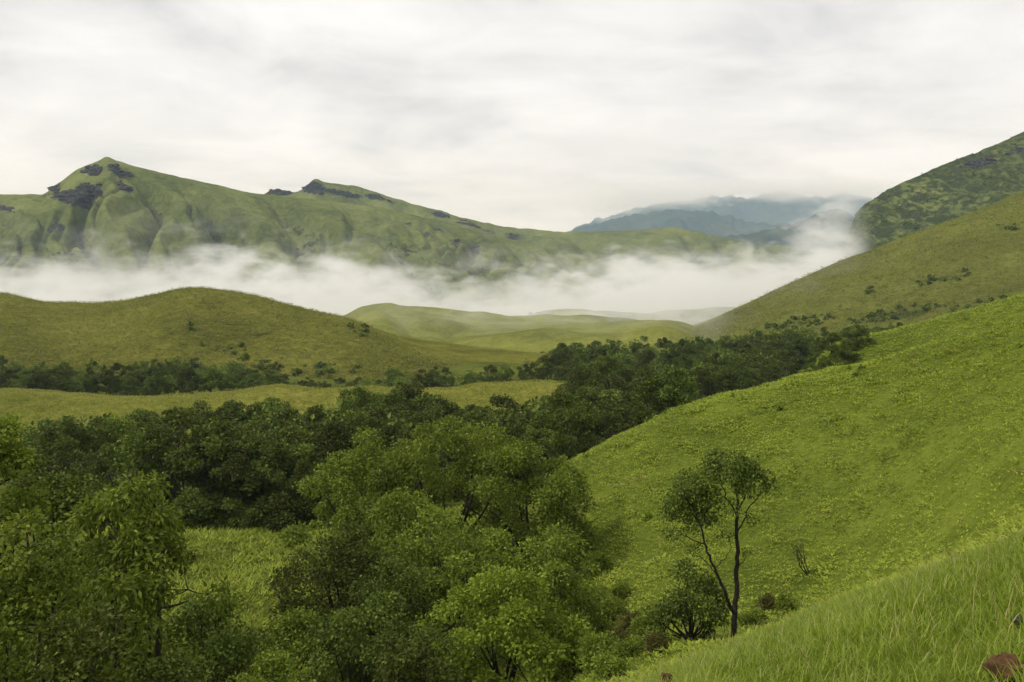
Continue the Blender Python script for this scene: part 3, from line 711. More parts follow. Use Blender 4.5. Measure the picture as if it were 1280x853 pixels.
# the lone twin-stemmed tree on the near slope with the bush at its foot
def lone():
    D = 42.0; r = np.random.default_rng(99)
    base = ground_at(918, D)
    def q(px, py, dd=0.0):
        p = pix(px, py, D); p[1] += dd
        return p - base
    def poly(pts, k=5):
        P = np.array(pts); out_ = []
        for i in range(len(P) - 1):
            t = np.linspace(0, 1, k, endpoint=False)[:, None]
            out_.append(P[i] * (1 - t) + P[i + 1] * t)
        out_.append(P[-1:]); P = np.concatenate(out_)
        P[1:-1] += r.normal(size=(len(P) - 2, 3)) * 0.025
        return P
    b0 = np.array([0, 0, -0.5])
    L_ = [(poly([b0, q(917, 775), q(921, 740, .1), q(923, 700, .2), q(922, 660, .2), q(924, 630, .2)]), (0.17, 0.075)),
          (poly([q(919, 772), q(905, 740, -.3), q(890, 705, -.5), q(880, 680, -.5), q(872, 650, -.5)]), (0.10, 0.05)),
          (poly([q(924, 630, .2), q(918, 605, .1), q(916, 580, .1), q(915, 566, 0)]), (0.07, 0.015)),
          (poly([q(924, 640, .2), q(936, 618, .3), q(948, 600, .5), q(958, 592, .5)]), (0.05, 0.012)),
          (poly([q(922, 670, .2), q(938, 645, .6), q(955, 625, .8), q(962, 605, .9)]), (0.05, 0.012)),
          (poly([q(923, 650, .2), q(908, 622, -.4), q(898, 600, -.6), q(893, 580, -.6)]), (0.05, 0.012)),
          (poly([q(872, 650, -.5), q(862, 630, -.6), q(852, 615, -.7), q(848, 600, -.6)]), (0.045, 0.012)),
          (poly([q(878, 676, -.5), q(860, 666, -.9), q(845, 655, -1.1), q(836, 648, -1.1)]), (0.04, 0.01)),
          (poly([q(874, 655, -.5), q(884, 630, -.2), q(882, 605, 0), q(880, 592, 0)]), (0.045, 0.012)),
          (poly([q(890, 705, -.5), q(902, 690, -.8), q(908, 675, -1), q(900, 655, -1)]), (0.03, 0.01)),
          (poly([q(922, 712, .2), q(932, 704, .3), q(936, 698, .4)]), (0.03, 0.01)),
          (poly([q(896, 716, -.4), q(880, 700, -.1), q(868, 690, .2), q(858, 684, .3)]), (0.03, 0.01))]
    lines = [(P, np.linspace(a, b, len(P)) * 0.82) for P, (a, b) in L_]
    spots = [(915, 572, 15, 1.0), (900, 578, 13, 1), (932, 578, 13, .9), (920, 590, 17, .9), (940, 590, 13, .6), (955, 596, 12, .55), (962, 608, 10, .45), (950, 615, 10, .35), (903, 596, 15, .9), (890, 588, 12, .8),
             (878, 598, 16, 1), (862, 605, 15, 1), (850, 615, 14, 1), (868, 622, 17, 1), (885, 618, 15, .9), (848, 634, 14, 1), (838, 648, 11, .9), (858, 642, 15, .9), (876, 640, 14, .8), (832, 660, 7, .7), (866, 660, 12, .6),
             (884, 650, 11, .5), (898, 650, 10, .4), (906, 625, 12, .5), (936, 640, 9, .3), (908, 672, 8, .35), (862, 684, 9, .35), (936, 700, 6, .4), (930, 612, 12, .5), (845, 672, 7, .4), (925, 605, 13, .6)]
    puffs, per = [], []
    V_, F_, A_ = [], [], []; off = 0
    for (x, y, rr, dn) in spots:
        p = q(x, y, r.uniform(-1.0, 1.0)); R = rr / F * D * 1.1
        j = min(range(len(lines)), key=lambda i: min(((lines[i][0] - p) ** 2).sum(1)))
        Pj = lines[j][0]; s0 = Pj[np.argmin(((Pj - p) ** 2).sum(1))]
        lines.append((bez(s0, p, r, 0.12, 5), np.linspace(0.018, 0.006, 5)))
        v, f, a = puff_leaves([(*p, R)], 100 * dn, 0.155, 0.042, r, 0.35, 0.15, 0.7)
        V_.append(v); F_.append(f + off); A_.append(a); off += len(v)
    tv, tf_ = tubes(lines, 6)
    build_tree('tree', 'lone slender tree with two stems and a thin airy crown on the near slope', 'tree', base,
               ((tv, tf_), (np.concatenate(V_), np.concatenate(F_), np.concatenate(A_))), 'leaf_dark')
    # the bush
    b2 = ground_at(866, 42.5); D2 = 42.5
    def q2(px, py, dd=0): 
        p = pix(px, py, D2); p[1] += dd
        return p - b2
    lines = []; V_, F_, A_ = [], [], []; off = 0
    sp = [(820, 772, 15), (832, 752, 16), (845, 735, 15), (860, 722, 15), (876, 728, 14), (890, 740, 14), (902, 752, 12), (910, 768, 10), (850, 755, 17), (870, 748, 17), (886, 762, 14), (834, 776, 15), (858, 776, 13), (878, 782, 10), (826, 790, 9), (900, 775, 11), (812, 782, 8), (866, 735, 13)]
    for (x, y, rr) in sp:
        p = q2(x, y, r.uniform(-1.2, 1.2)); R = rr / F * D2 * 1.05
        s0 = np.array([r.normal() * 0.25, r.normal() * 0.25, -0.2])
        lines.append((bez(s0, p, r, 0.14, 8), np.linspace(0.06, 0.012, 8)))
        for _ in range(2):
            lines.append((bez(lines[-1][0][4], p + r.normal(size=3) * R * 0.8, r, 0.15, 5), np.linspace(0.02, 0.006, 5)))
        v, f, a = puff_leaves([(*p, R)], 70, 0.17, 0.05, r, 0.15, 0.3, 0.7)
        V_.append(v); F_.append(f + off); A_.append(a); off += len(v)
    tv, tf_ = tubes(lines, 5)
    o = build_tree('bush', 'round many-stemmed bush leaning on the foot of the lone slender tree', 'bush', b2,
               ((tv, tf_), (np.concatenate(V_), np.concatenate(F_), np.concatenate(A_))), 'leaf_dark')
    # the bare shrub to its right
    b3 = ground_at(1012, 57)
    lines = []; tips = []
    def grow(p, d, L, rad, dep):
        e_ = p + d * L
        lines.append((bez(p, e_, r, 0.08, 5), np.linspace(rad, rad * 0.6, 5)))
        if dep == 0: tips.append(e_); return
        for _ in range(r.integers(2, 4)):
            nd = d + r.normal(size=3) * 0.55; nd[2] += 0.12; nd /= np.linalg.norm(nd)
            grow(e_, nd, L * r.uniform(0.6, 0.85), rad * 0.58, dep - 1)
    for a in (-0.7, 0.1, 0.6):
        d0 = np.array([-0.5 + 0.35 * a, 0.5 * a, 0.75]); d0 /= np.linalg.norm(d0)
        grow(np.array([0.1 * a, 0, -0.15]), d0, 0.75, 0.05, 3)
    v, f, a = puff_leaves([(*t_, 0.10) for t_ in tips if r.random() < 0.5], 60, 0.12, 0.03, r)
    tv, tf_ = tubes(lines, 5)
    build_tree('shrub', 'nearly leafless dark twiggy shrub standing alone on the green hillside foot', 'shrub', b3, ((tv, tf_), (v, f, a)), 'leaf_dark')
lone()

# ------------------------------------------------------------------ forest
PROTO = []
for i in range(8):
    h = [11, 12, 10, 13, 9, 11.5, 10.5, 12.5][i]
    cr = [4.4, 4.0, 4.6, 4.2, 4.2, 3.8, 4.8, 4.4][i]
    PROTO.append((h, tree_data(200 + i, h, cr, [.06, .1, .03, .12, .02, .1, .05, .08][i], 6, [44, 38, 52, 36, 42, 34, 56, 46][i], [.85, .9, .8, .95, .85, .85, .8, .9][i], 20, 0.33, 0.115, 0.1, sides=4, flat=[.75, .5, .85, .45, .8, .6, .9, .7][i])))
BUSH = []
for i in range(4):
    BUSH.append((4.0, tree_data(300 + i, 4.0, 2.4, 0.06, 5, 24, 0.75, 22, 0.28, 0.10, 0.1, sides=4)))
# zone: px0, px1, D0, D1, spacing, hmin, hmax, cover
FZ = [
 ('bank', 30, 500, 110, 198, 5.6, 7.5, 14.0, lambda px, D: D > np.interp(px, [60, 160, 230, 360, 420, 500], [135, 116, 111, 110, 108, 108]) and D < np.interp(px, [30, 90, 150, 280, 500], [160, 172, 182, 194, 196]), 'dark broadleaf tree massed in the forest bank between clearing and golden ridge', 'trees of the dark forest bank'),
 ('bank', 470, 860, 112, 235, 6.2, 6.5, 13, lambda px, D: D > np.interp(px, [470, 600, 690, 720, 860], [112, 108, 112, 130, 145]) and D < np.interp(px, [470, 700, 740, 860], [196, 200, 235, 235]), 'dark broadleaf tree in the forest behind the clump and the hillside crest', 'trees of the forest behind the hillside'),
 ('valley', 690, 1010, 235, 440, 7.2, 5.5, 13, lambda px, D: px > np.interp(D, [235, 300, 340, 440], [760, 740, 690, 720]) and px < np.interp(D, [235, 300, 440], [960, 985, 1015]), 'dark rounded tree in the wooded valley floor below the brown hill', 'trees of the wooded valley floor'),
 ('valley', 960, 1130, 330, 440, 7.8, 4.5, 11, lambda px, D: D > np.interp(px, [960, 1130], [330, 390]), 'dark rounded tree in the wooded valley floor below the brown hill', 'trees of the wooded valley floor'),
 ('hillfoot', -60, 350, 292, 385, 6.2, 2.5, 8.8, lambda px, D: D < np.interp(px, [-60, 60, 150, 200, 290, 350], [372, 366, 360, 385, 388, 362]), 'dark green tree in the belt along the foot of the olive hill', 'trees along the foot of the olive hill'),
 ('hillfoot', 350, 500, 296, 345, 8.5, 1.6, 5.5, lambda px, D: True, 'dark green tree in the belt along the foot of the olive hill', 'trees along the foot of the olive hill'),
 ('hillfoot', 490, 700, 290, 345, 7.2, 2.5, 9.5, lambda px, D: True, 'dark green tree in the belt along the foot of the olive hill', 'trees along the foot of the olive hill'),
 ('edge', 1008, 1076, 178, 190, 3.6, 3.0, 5.0, lambda px, D: True, 'small dark tree in the group at the end of the upper meadow', 'trees at the end of the upper meadow'),
]
fr = np.random.default_rng(5)
cands = []
for (kind, p0, p1, D0, D1, sp, h0, h1, ok, lb, gr) in FZ:
    pts = []
    xa = min(at(p0, D0)[0], at(p0, D1)[0]); xb = max(at(p1, D0)[0], at(p1, D1)[0])
    ys = np.arange(D0, D1, sp * 0.87)
    for iy, y in enumerate(ys):
        for x in np.arange(xa, xb, sp):
            X = x + (iy % 2) * sp / 2 + fr.uniform(-.32, .32) * sp; Y = y + fr.uniform(-.32, .32) * sp
            px = CX + F * X / Y
            if px < p0 or px > p1 or Y < D0 or Y > D1 or not ok(px, Y): continue
            if kind == 'hillfoot' and perlin(X / 16, Y / 16) < -0.28: continue
            hh = h0 + (h1 - h0) * float(np.clip(0.5 + 0.9 * perlin(X / 14 + 9, Y / 14) + fr.normal(0, 0.22), 0, 1))
            if kind == 'bank' and Y > 145 and px > 240: hh += 2.0
            cands.append((kind, X, Y, hh, lb, gr))
cx_ = np.array([c[1] for c in cands]); cy_ = np.array([c[2] for c in cands])
cz_ = G(cx_, cy_)
# what the hillside crest hides needs no tree of its own
def visible(x, y, ztop):
    t = np.linspace(0.15, 0.97, 60)
    zz = G(x * t, y * t)
    return np.all(zz < ztop * t + 0.2)
keep = [i for i in range(len(cands)) if visible(cx_[i], cy_[i], cz_[i] + cands[i][3])]
print('forest candidates', len(cands), 'seen', len(keep))
# nearest first, a tree wholly hidden behind nearer crowns is not built
cov = np.zeros((430, 700), bool)          # 2-pixel cells, columns from -60
yy_, xx_ = np.mgrid[0:430, 0:700]
keep.sort(key=lambda i: cy_[i])
vis = {}
def stamp(px, ptop, pbot, wpx):
    cx0, w_ = (px + 60) / 2, wpx / 4
    y0, y1 = ptop / 2, pbot / 2
    m_ = ((xx_ - cx0) / w_) ** 2 + ((yy_ - (y0 + y1) / 2) / ((y1 - y0) / 2)) ** 2 < 1
    n_new = int((m_ & ~cov).sum()); cov[m_] = True
    return n_new
for (lb, px, D, top, wpx, leaf, seed, k) in NEAR: stamp(px, top + 15, 870, wpx * 0.8)
for i in keep:
    D = cy_[i]; h = cands[i][3]
    vis[i] = stamp(CX + F * cx_[i] / D, HY - F * (cz_[i] + h) / D, HY - F * (cz_[i] + 0.1 * h) / D, 0.6 * h * F / D)
keep = [i for i in keep if vis[i] > 0]
keep.sort(key=lambda i: -vis[i])
print('forest not hidden', len(keep))
srcs = {}
RINGS = {}
rest = []
cnt = 0
LIMIT = 300
for n_, i in enumerate(keep):
    kind, X, Y, h, lb, gr = cands[i]
    if n_ >= LIMIT: rest.append(i); continue
    j = int(fr.integers(0, 8))
    ph, data = PROTO[j]
    sc = h / ph
    wsc = sc * (1.0 if h > 7 else 1.25) * fr.uniform(0.85, 1.25)
    rot = fr.uniform(0, 6.28)
    loc = (X, Y, cz_[i] - 0.2)
    size = 'tall ' if h > 11.5 else 'low ' if h < 8 else ''
    if gr == 'trees of the dark forest bank':
        lb = size + ('dark tree in the forest front facing the small clearing' if Y < 128 else 'dark tree on the forest edge below the golden ridge' if Y > 165 else 'dark tree massed inside the forest bank behind the clearing')
        gr = gr + (', front' if Y < 128 else ', golden ridge side' if Y > 165 else ', middle')
    elif gr == 'trees of the forest behind the hillside':
        px_ = CX + F * X / Y
        lb = size + ('dark tree in the forest right behind the clump of domed trees' if px_ < 690 else 'dark tree rising behind the smooth crest of the green hillside')
        gr = gr + (', clump side' if px_ < 690 else ', crest side')
    elif size: lb = size + lb
    if j not in srcs:
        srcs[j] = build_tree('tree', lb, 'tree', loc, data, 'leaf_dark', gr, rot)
        srcs[j].scale = (wsc, wsc, sc)
    else:
        copy_tree(srcs[j], loc, rot, (wsc, wsc, sc), lb, gr)
# undergrowth closing the forest front at the clearing
bsrc = None
for n_ in range(26):
    px = 205 + n_ * 9 + fr.uniform(-4, 4); D = 108.5 + fr.uniform(0, 9)
    g = ground_at(px, D); j = n_ % 4
    lb = 'dark bush at the foot of the forest front along the clearing'; sc = fr.uniform(0.6, 1.15)
    if n_ < 4: b_ = build_tree('bush', lb, 'bush', g, BUSH[j][1], 'leaf_dark', 'bushes along the forest front', fr.uniform(0, 6), sc); BUSH[j] = (4.0, BUSH[j][1], b_)
    else: copy_tree(BUSH[j][2], g, fr.uniform(0, 6), (sc * 1.2, sc * 1.2, sc), lb, 'bushes along the forest front')
# the rest of the wood, too many and too small to tell apart
LOW = [tree_data(400 + i, 10, 4.6, [.1, .2, .15, .1, .2][i], 3, [40, 32, 46, 38, 34][i], 0.95, 1.15, 0.72, 0.28, 0.0, sides=3, flat=[.8, .5, .9, .6, .7][i]) for i in range(5)]
V_, F_, A_ = [], [], []; off = 0
for i in rest:
    kind, X, Y, h, lb, gr = cands[i]
    v, f, a = LOW[int(fr.integers(0, 5))][1]
    th_ = fr.uniform(0, 6.28); c, s_ = math.cos(th_), math.sin(th_)
    sc = h / 10; ws = sc * (1.0 if h > 7 else 1.25)
    vv = np.stack([(v[:, 0] * c - v[:, 1] * s_) * ws + X, (v[:, 0] * s_ + v[:, 1] * c) * ws + Y, v[:, 2] * sc + cz_[i] - 0.2], -1)
    V_.append(vv); F_.append(f + off); A_.append(np.clip(a + fr.normal(0, .14), 0, 1)); off += len(v)
if V_:
    o = link('forest', make_mesh('forest', np.concatenate(V_), np.concatenate(F_), 3, {'var': np.concatenate(A_)}, False, MAT['leaf_dark']))
    tag(o, 'distant tree canopy filling the wooded valley between the hills', 'forest', kind='stuff')
print('forest rest', len(rest))

# scrub in the gullies and along the foot of the far hills
def surf_points(VV, mask, n, r):
    idx = np.argwhere(mask)
    if len(idx) == 0: return np.zeros((0, 3))
    k = idx[r.integers(0, len(idx), n)]
    a = VV[k[:, 0], k[:, 1]]
    b = VV[np.clip(k[:, 0] + 1, 0, VV.shape[0] - 1), k[:, 1]]
    c = VV[k[:, 0], np.clip(k[:, 1] + 1, 0, VV.shape[1] - 1)]
    u, v = r.random((2, len(k), 1))
    return a + (b - a) * u + (c - a) * v
def scrub(name, label, pts, smin, smax, mat, nleaf, r):
    B, Dd, Nn, Ls, vv = [], [], [], [], []
    n = len(pts)
    s = r.uniform(smin, smax, n)
    d = rand_dirs(n * nleaf, r, 0.5)
    d[:, 2] = np.abs(d[:, 2])
    ss = np.repeat(s, nleaf)
    base = np.repeat(pts, nleaf, 0) + d * (ss * 0.55)[:, None] * r.random((n * nleaf, 1)) ** 0.4
    nn = d + r.normal(size=d.shape) * 0.5; 
    dd = rand_dirs(n * nleaf, r)
    v, f = leaves_mesh(base, dd, nn, ss * 0.55, ss * 0.22)
    var = np.repeat(np.clip(np.repeat(r.normal(0.4, 0.16, n), nleaf) + r.normal(0, 0.12, n * nleaf), 0, 1), 4)
    o = link(name, make_mesh(name, v, f, 3, {'var': var}, False, MAT[mat]))
    tag(o, label, name.replace('_', ' '), kind='stuff')
sr = np.random.default_rng(21)
PT = []
for lab in HILLS:
    VV, shr, PX, PY = HILLS[lab]
    if 'olive' in lab: PT.append(('a', surf_points(VV, (shr > 0.3) & (PX > -100) & (PX < 720), 70, sr)))
    if 'brownish' in lab: PT.append(('a', surf_points(VV, (shr > 0.28) & (PX < 1400), 120, sr)))
    if 'knoll' in lab or 'round-topped' in lab: PT.append(('a', surf_points(VV, (shr > 0.35), 70, sr)))
    if 'low rolling' in lab: PT.append(('a', surf_points(VV, shr > 0.4, 260, sr)))
    if 'rocky shoulder' in lab: PT.append(('b', surf_points(VV, (shr > 0.34) & (PX > -60), 2200, sr)))
    if 'rocky crest' in lab: PT.append(('b', surf_points(VV, (shr > 0.5), 700, sr)))
    if 'dark-banded' in lab: PT.append(('b', surf_points(VV, (shr > 0.5) & (PX < 1400), 700, sr)))
scrub('scrub', 'dark scrub dotted over the slopes of the middle hills', np.concatenate([p for k, p in PT if k == 'a']), 0.9, 3.4, 'leaf_dark', 26, sr)
scrub('scrub', 'dark scrub lining the gullies of the mountains', np.concatenate([p for k, p in PT if k == 'b']), 1.5, 5.0, 'leaf_dark', 10, sr)

# broken rock standing out of the mountain grass
def crag_field(label, pts, smin, smax, r):
    u, v = np.meshgrid(np.linspace(0, np.pi, 6), np.linspace(0, 2 * np.pi, 9)[:-1], indexing='ij')
    d = np.stack([np.sin(u) * np.cos(v), np.sin(u) * np.sin(v), np.cos(u)], -1).reshape(-1, 3)
    a, b = np.meshgrid(np.arange(5), np.arange(8), indexing='ij')
    q = np.stack([a * 8 + b, (a + 1) * 8 + b, (a + 1) * 8 + (b + 1) % 8, a * 8 + (b + 1) % 8], -1).reshape(-1, 4)
    n = len(pts)
    k = r.uniform(0.6, 1.25, (n, len(d)))
    k = np.where(np.isin(np.arange(len(d)), np.arange(8)), k[:, :1], k); k = np.where(np.isin(np.arange(len(d)), np.arange(40, 48)), k[:, 40:41], k)
    sz = r.uniform(smin, smax, (n, 1, 1)) * np.stack([r.uniform(.8, 2.0, n), r.uniform(.7, 1.2, n), r.uniform(.4, .9, n)], -1)[:, None]
    V_ = pts[:, None] + d[None] * k[..., None] * sz
    F_ = (np.arange(n)[:, None, None] * len(d) + q[None]).reshape(-1, 4)
    o = link('rocks', make_mesh('rocks', V_.reshape(-1, 3), F_, 4, None, False, MAT['crag']))
    tag(o, label, 'rocks', kind='stuff')
MAT['crag'] = bark_mat('crag_rock', (0.025, 0.024, 0.022), (0.085, 0.08, 0.07))
for lab, rk_, cnt_, lbl in (('rocky shoulder', rkE, 620, 'dark broken rocks on the shoulder of the green mountain'), ('rocky crest', rkF, 320, 'grey broken rocks along the crest of the long ridge'), ('dark-banded', rkD, 160, 'dark rock ledges banding the steep mountain')):
    VV, shr, PX, PY = [HILLS[k] for k in HILLS if lab in k][0]
    rm = rk_(VV[..., 0], VV[..., 1], PX, PY, np.clip(np.linspace(0, 1.25, VV.shape[1]), 0, 1)[None, :] + 0 * PX, VV[..., 2])[0]
    crag_field(lbl, surf_points(VV, (rm > 0.55) & (PX > -80) & (PX < 1400), cnt_, sr), 1.2, 4.0, sr)

# ------------------------------------------------------------------ grass and ferns
def scatter(n, x0, x1, y0, y1, cond, r):
    x = r.uniform(x0, x1, n); y = r.uniform(y0, y1, n)
    m = cond(x, y)
    x = x[m]; y = y[m]
    return np.stack([x, y, G(x, y)], -1)
def tufts(name, label, pts, per, Lr, Wr, spread, up, mat, r, size=None, rust=None, droop=0.25, single=False):
    n = len(pts); k = n * per
    s = np.ones(n) if size is None else size
    a = r.random(k) * 2 * np.pi
    d = np.stack([np.cos(a), np.sin(a), r.uniform(up * 0.5, up * 1.5, k)], -1)
    d /= np.linalg.norm(d, axis=1, keepdims=True)
    ss = np.repeat(s, per)
    off_ = np.stack([np.cos(a), np.sin(a), 0 * a], -1) * (r.random(k) * spread * ss)[:, None]
    base = np.repeat(pts, per, 0) + off_
    base[:, 2] += r.uniform(-0.02, 0.22, k) * ss * spread * 2
    nn = np.tile([0, 0, 1.0], (k, 1)) + r.normal(size=(k, 3)) * 0.3
    v, f = leaves_mesh(base, d, nn, r.uniform(*Lr, k) * ss, r.uniform(*Wr, k) * ss, droop)
    cl = np.repeat(np.clip(r.normal(0.46, 0.16, n) + 0.30 * fbm(pts[:, 0] / 30, pts[:, 1] / 30, 3) + 0.34 * fbm(pts[:, 0] / 5 + 3, pts[:, 1] / 5, 3), 0.03, 0.9), per)
    if rust is not None: cl = np.where(np.repeat(rust, per), 1.0, cl)
    var = np.repeat(np.clip(cl + r.normal(0, 0.1, k), 0, 1), 4)
    if single:      # one triangle a frond: base corners and tip
        v = v.reshape(-1, 4, 3); v = np.stack([v[:, 0] * 0.35 + v[:, 1] * 0.65, v[:, 2], v[:, 0] * 0.35 + v[:, 3] * 0.65], 1).reshape(-1, 3)
        f = np.arange(len(v)).reshape(-1, 3); var = var.reshape(-1, 4)[:, :3].ravel()
    o = link(name, make_mesh(name, v, f, 3, {'var': var}, False, MAT[mat]))
    return tag(o, label, name.replace('_', ' '), kind='stuff')
gr_ = np.random.default_rng(31)
inview = lambda x, y: np.abs(x) < 0.62 * y + 6
def condH(x, y):
    return (zone(x, y) == 1) & (y > 14) & inview(x, y) & (fbm(x / 0.9, y / 0.9, 2) + gr_.normal(0, .2, len(x)) > -0.26)
gx_, gy_ = np.meshgrid(np.arange(-8, 96, 0.32), np.arange(20, 134, 0.33))
xh = (gx_ + gr_.uniform(-.2, .2, gx_.shape)).ravel(); yh = (gy_ + gr_.uniform(-.2, .2, gx_.shape)).ravel()
mh = condH(xh, yh); xh = xh[mh]; yh = yh[mh]
pH = np.stack([xh, yh, G(xh, yh)], -1)
siz = (0.7 + 0.6 * np.clip(fbm(pH[:, 0] / 4, pH[:, 1] / 4, 3) + 0.3, 0, 1.2)) * np.clip(0.6 + pH[:, 1] / 180, 0.7, 1.2)
terr = np.sin(2 * np.pi * (pH[:, 2] + 0.8 * fbm(pH[:, 0] / 8, pH[:, 1] / 8, 2)) / 1.3)       # cattle terraces along the contours
siz = siz * (1 + 0.18 * terr)
rustm = (fbm(pH[:, 0] / 7 + 40, pH[:, 1] / 7, 3) > 0.50) & (gr_.random(len(pH)) < 0.4)
pd_ = np.abs(pH[:, 0] - (0.447 * pH[:, 1] + 0.9 * fbm(pH[:, 1] / 9, 0 * pH[:, 1] + 2, 2)))          # a trodden line up the slope
kp = ~((pd_ < 0.16) & (pH[:, 1] < 92)) & ~((terr < -0.85) & (gr_.random(len(pH)) < 0.4))
pH = pH[kp]; siz = siz[kp]; rustm = rustm[kp]
print('ferns', len(pH))
tufts('ferns', 'knee-high ferns and tufts covering the bright green hillside', pH, 7, (0.16, 0.36), (0.055, 0.11), 0.20, 0.75, 'fern', gr_, siz, rustm, single=True)
pS = scatter(160, -4, 90, 76, 128, lambda x, y: (zone(x, y) == 1) & inview(x, y) & (fbm(x / 14 + 8, y / 14, 3) > 0.12), gr_)
scrub('shrubs', 'scattered knee-high dark shrubs among the ferns of the hillside', pS, 0.4, 0.8, 'leaf_mid', 30, gr_)
pU = scatter(22000, 10, 130, 128, 232, lambda x, y: (zone(x, y) == 1) & inview(x, y), gr_)
tufts('meadow_grass', 'short grass on the upper meadow beyond the hillside crest', pU, 6, (0.4, 0.7), (0.10, 0.18), 0.4, 0.6, 'fern', gr_, single=True)
pG = scatter(24000, -150, 30, 200, 275, lambda x, y: (zone(x, y) == 2) & inview(x, y), gr_)
tufts('dry_grass', 'straw-coloured grass covering the low golden ridge', pG, 5, (0.5, 0.9), (0.08, 0.15), 0.45, 0.9, 'dry', gr_, single=True)
pM = scatter(15000, -60, 8, 40, 118, lambda x, y: (zone(x, y) == 3) & inview(x, y) & (x > -47 * y / 110 * 1.1) & (x < -0.02 * y + 3), gr_)
tufts('clearing_grass', 'bright long grass in the small clearing among the trees', pM, 9, (0.45, 0.9), (0.05, 0.11), 0.35, 0.9, 'fern', gr_, 0.8 + 0.5 * gr_.random(len(pM)), single=True)

VVo, _, PXo, PYo = [HILLS[k] for k in HILLS if 'olive' in k][0]
pO = surf_points(VVo, (PXo > -70) & (PXo < 720) & (np.arange(VVo.shape[1])[None, :] < 95), 24000, gr_)
tufts('tussock_grass', 'tussocky olive grass over the rounded hill', pO, 4, (0.9, 1.7), (0.16, 0.32), 0.7, 0.7, 'olive_tuft', gr_, 0.6 + 0.7 * gr_.random(len(pO)), single=True)
VVo, _, PXo, PYo = [HILLS[k] for k in HILLS if 'brownish' in k][0]
pO = surf_points(VVo, (PXo < 1380) & (np.arange(VVo.shape[1])[None, :] < 92), 20000, gr_)
tufts('tussock_grass', 'tussocky brownish grass over the broad hill', pO, 4, (1.0, 2.0), (0.2, 0.4), 0.9, 0.6, 'olive_tuft', gr_, 0.6 + 0.7 * gr_.random(len(pO)), single=True)

# foreground blades
def blades(name, label, pts, L, Wd, r, mat, lean=(0.35, 1.0)):
    n = len(pts)
    a = r.random(n) * 2 * np.pi
    hdir = np.stack([np.cos(a) - 0.35, np.sin(a) - 0.2, 0 * a], -1)
    hdir /= np.linalg.norm(hdir, axis=1, keepdims=True) + 1e-6
    bend = r.uniform(*lean, n)
    side = np.stack([-hdir[:, 1], hdir[:, 0], 0 * a], -1)
    ts = np.array([0, 0.4, 0.75, 1.0]); ws = np.array([0.8, 1.0, 0.65, 0.0])
    rows = []
    for t, wv in zip(ts, ws):
        c = pts + hdir * (L * bend * t ** 1.8 * 0.75)[:, None] + np.array([0, 0, 1.0]) * (L * (t - 0.38 * bend * t ** 2.4))[:, None]
        if wv > 0:
            rows += [c - side * (Wd * wv)[:, None], c + side * (Wd * wv)[:, None]]
        else: rows.append(c)
    v = np.stack(rows, 1)           # n,7,3
    i = np.arange(n)[:, None] * 7
    f = np.concatenate([i + x for x in ([0, 1, 3], [0, 3, 2], [2, 3, 5], [2, 5, 4], [4, 5, 6])], 1).reshape(-1, 3)
    patch = fbm(pts[:, 0] / 0.9, pts[:, 1] / 0.9, 3)
    var = np.clip(0.45 + 0.35 * patch + 0.3 * fbm(pts[:, 0] / 3.5 + 9, pts[:, 1] / 3.5, 2) + r.normal(0, 0.16, n), 0, 0.93)
    var[r.random(n) < 0.04] = 1.0; var[L > 0.46] = 1.0
    o = link(name, make_mesh(name, v.reshape(-1, 3), f, 3, {'var': np.repeat(var, 7)}, False, MAT[mat]))
    return tag(o, label, 'grass', kind='stuff')
def condF(x, y):
    r = np.hypot(x, y)
    return (r > 1.9) & (r < 22) & (x > -0.05 * y - 0.8) & (x < 0.62 * y + 2.0)
nF = 120000
xr = gr_.random(nF) ** 0.62 * 20 + 1.6
ang = gr_.uniform(-4, 36, nF) * np.pi / 180
xx = xr * np.sin(ang); yy = xr * np.cos(ang)
for (bp, bd, br) in ((833, ground_hit(833, 868), .16), (1262, ground_hit(1262, 850), .11), (1272, ground_hit(1272, 785), .12)):
    bx_, by_ = at(bp, bd)
    far_ = (xx - bx_) ** 2 + (yy - by_ + 0.05) ** 2 > br ** 2
    xx = xx[far_]; yy = yy[far_]
nF = len(xx)
m = condF(xx, yy) & (fbm(xx / 0.55, yy / 0.55, 2) + gr_.normal(0, 0.3, nF) > -0.35)
xx = xx[m]; yy = yy[m]
pF = np.stack([xx, yy, G(xx, yy) - 0.02], -1)
Lf = gr_.uniform(0.12, 0.38, len(pF)) * np.clip(0.85 + 0.6 * fbm(xx / 1.1, yy / 1.1, 2), 0.45, 1.4)
Wf = gr_.uniform(0.0016, 0.0042, len(pF)) * np.clip(0.8 + np.hypot(xx, yy) / 14, 1, 2.2)
tall = gr_.random(len(pF)) < 0.012
Lf[tall] = gr_.uniform(0.35, 0.62, tall.sum()); Wf[tall] *= 0.55
blades('grass', 'long bright green grass on the steep foreground bank', pF, Lf, Wf, gr_, 'blade')

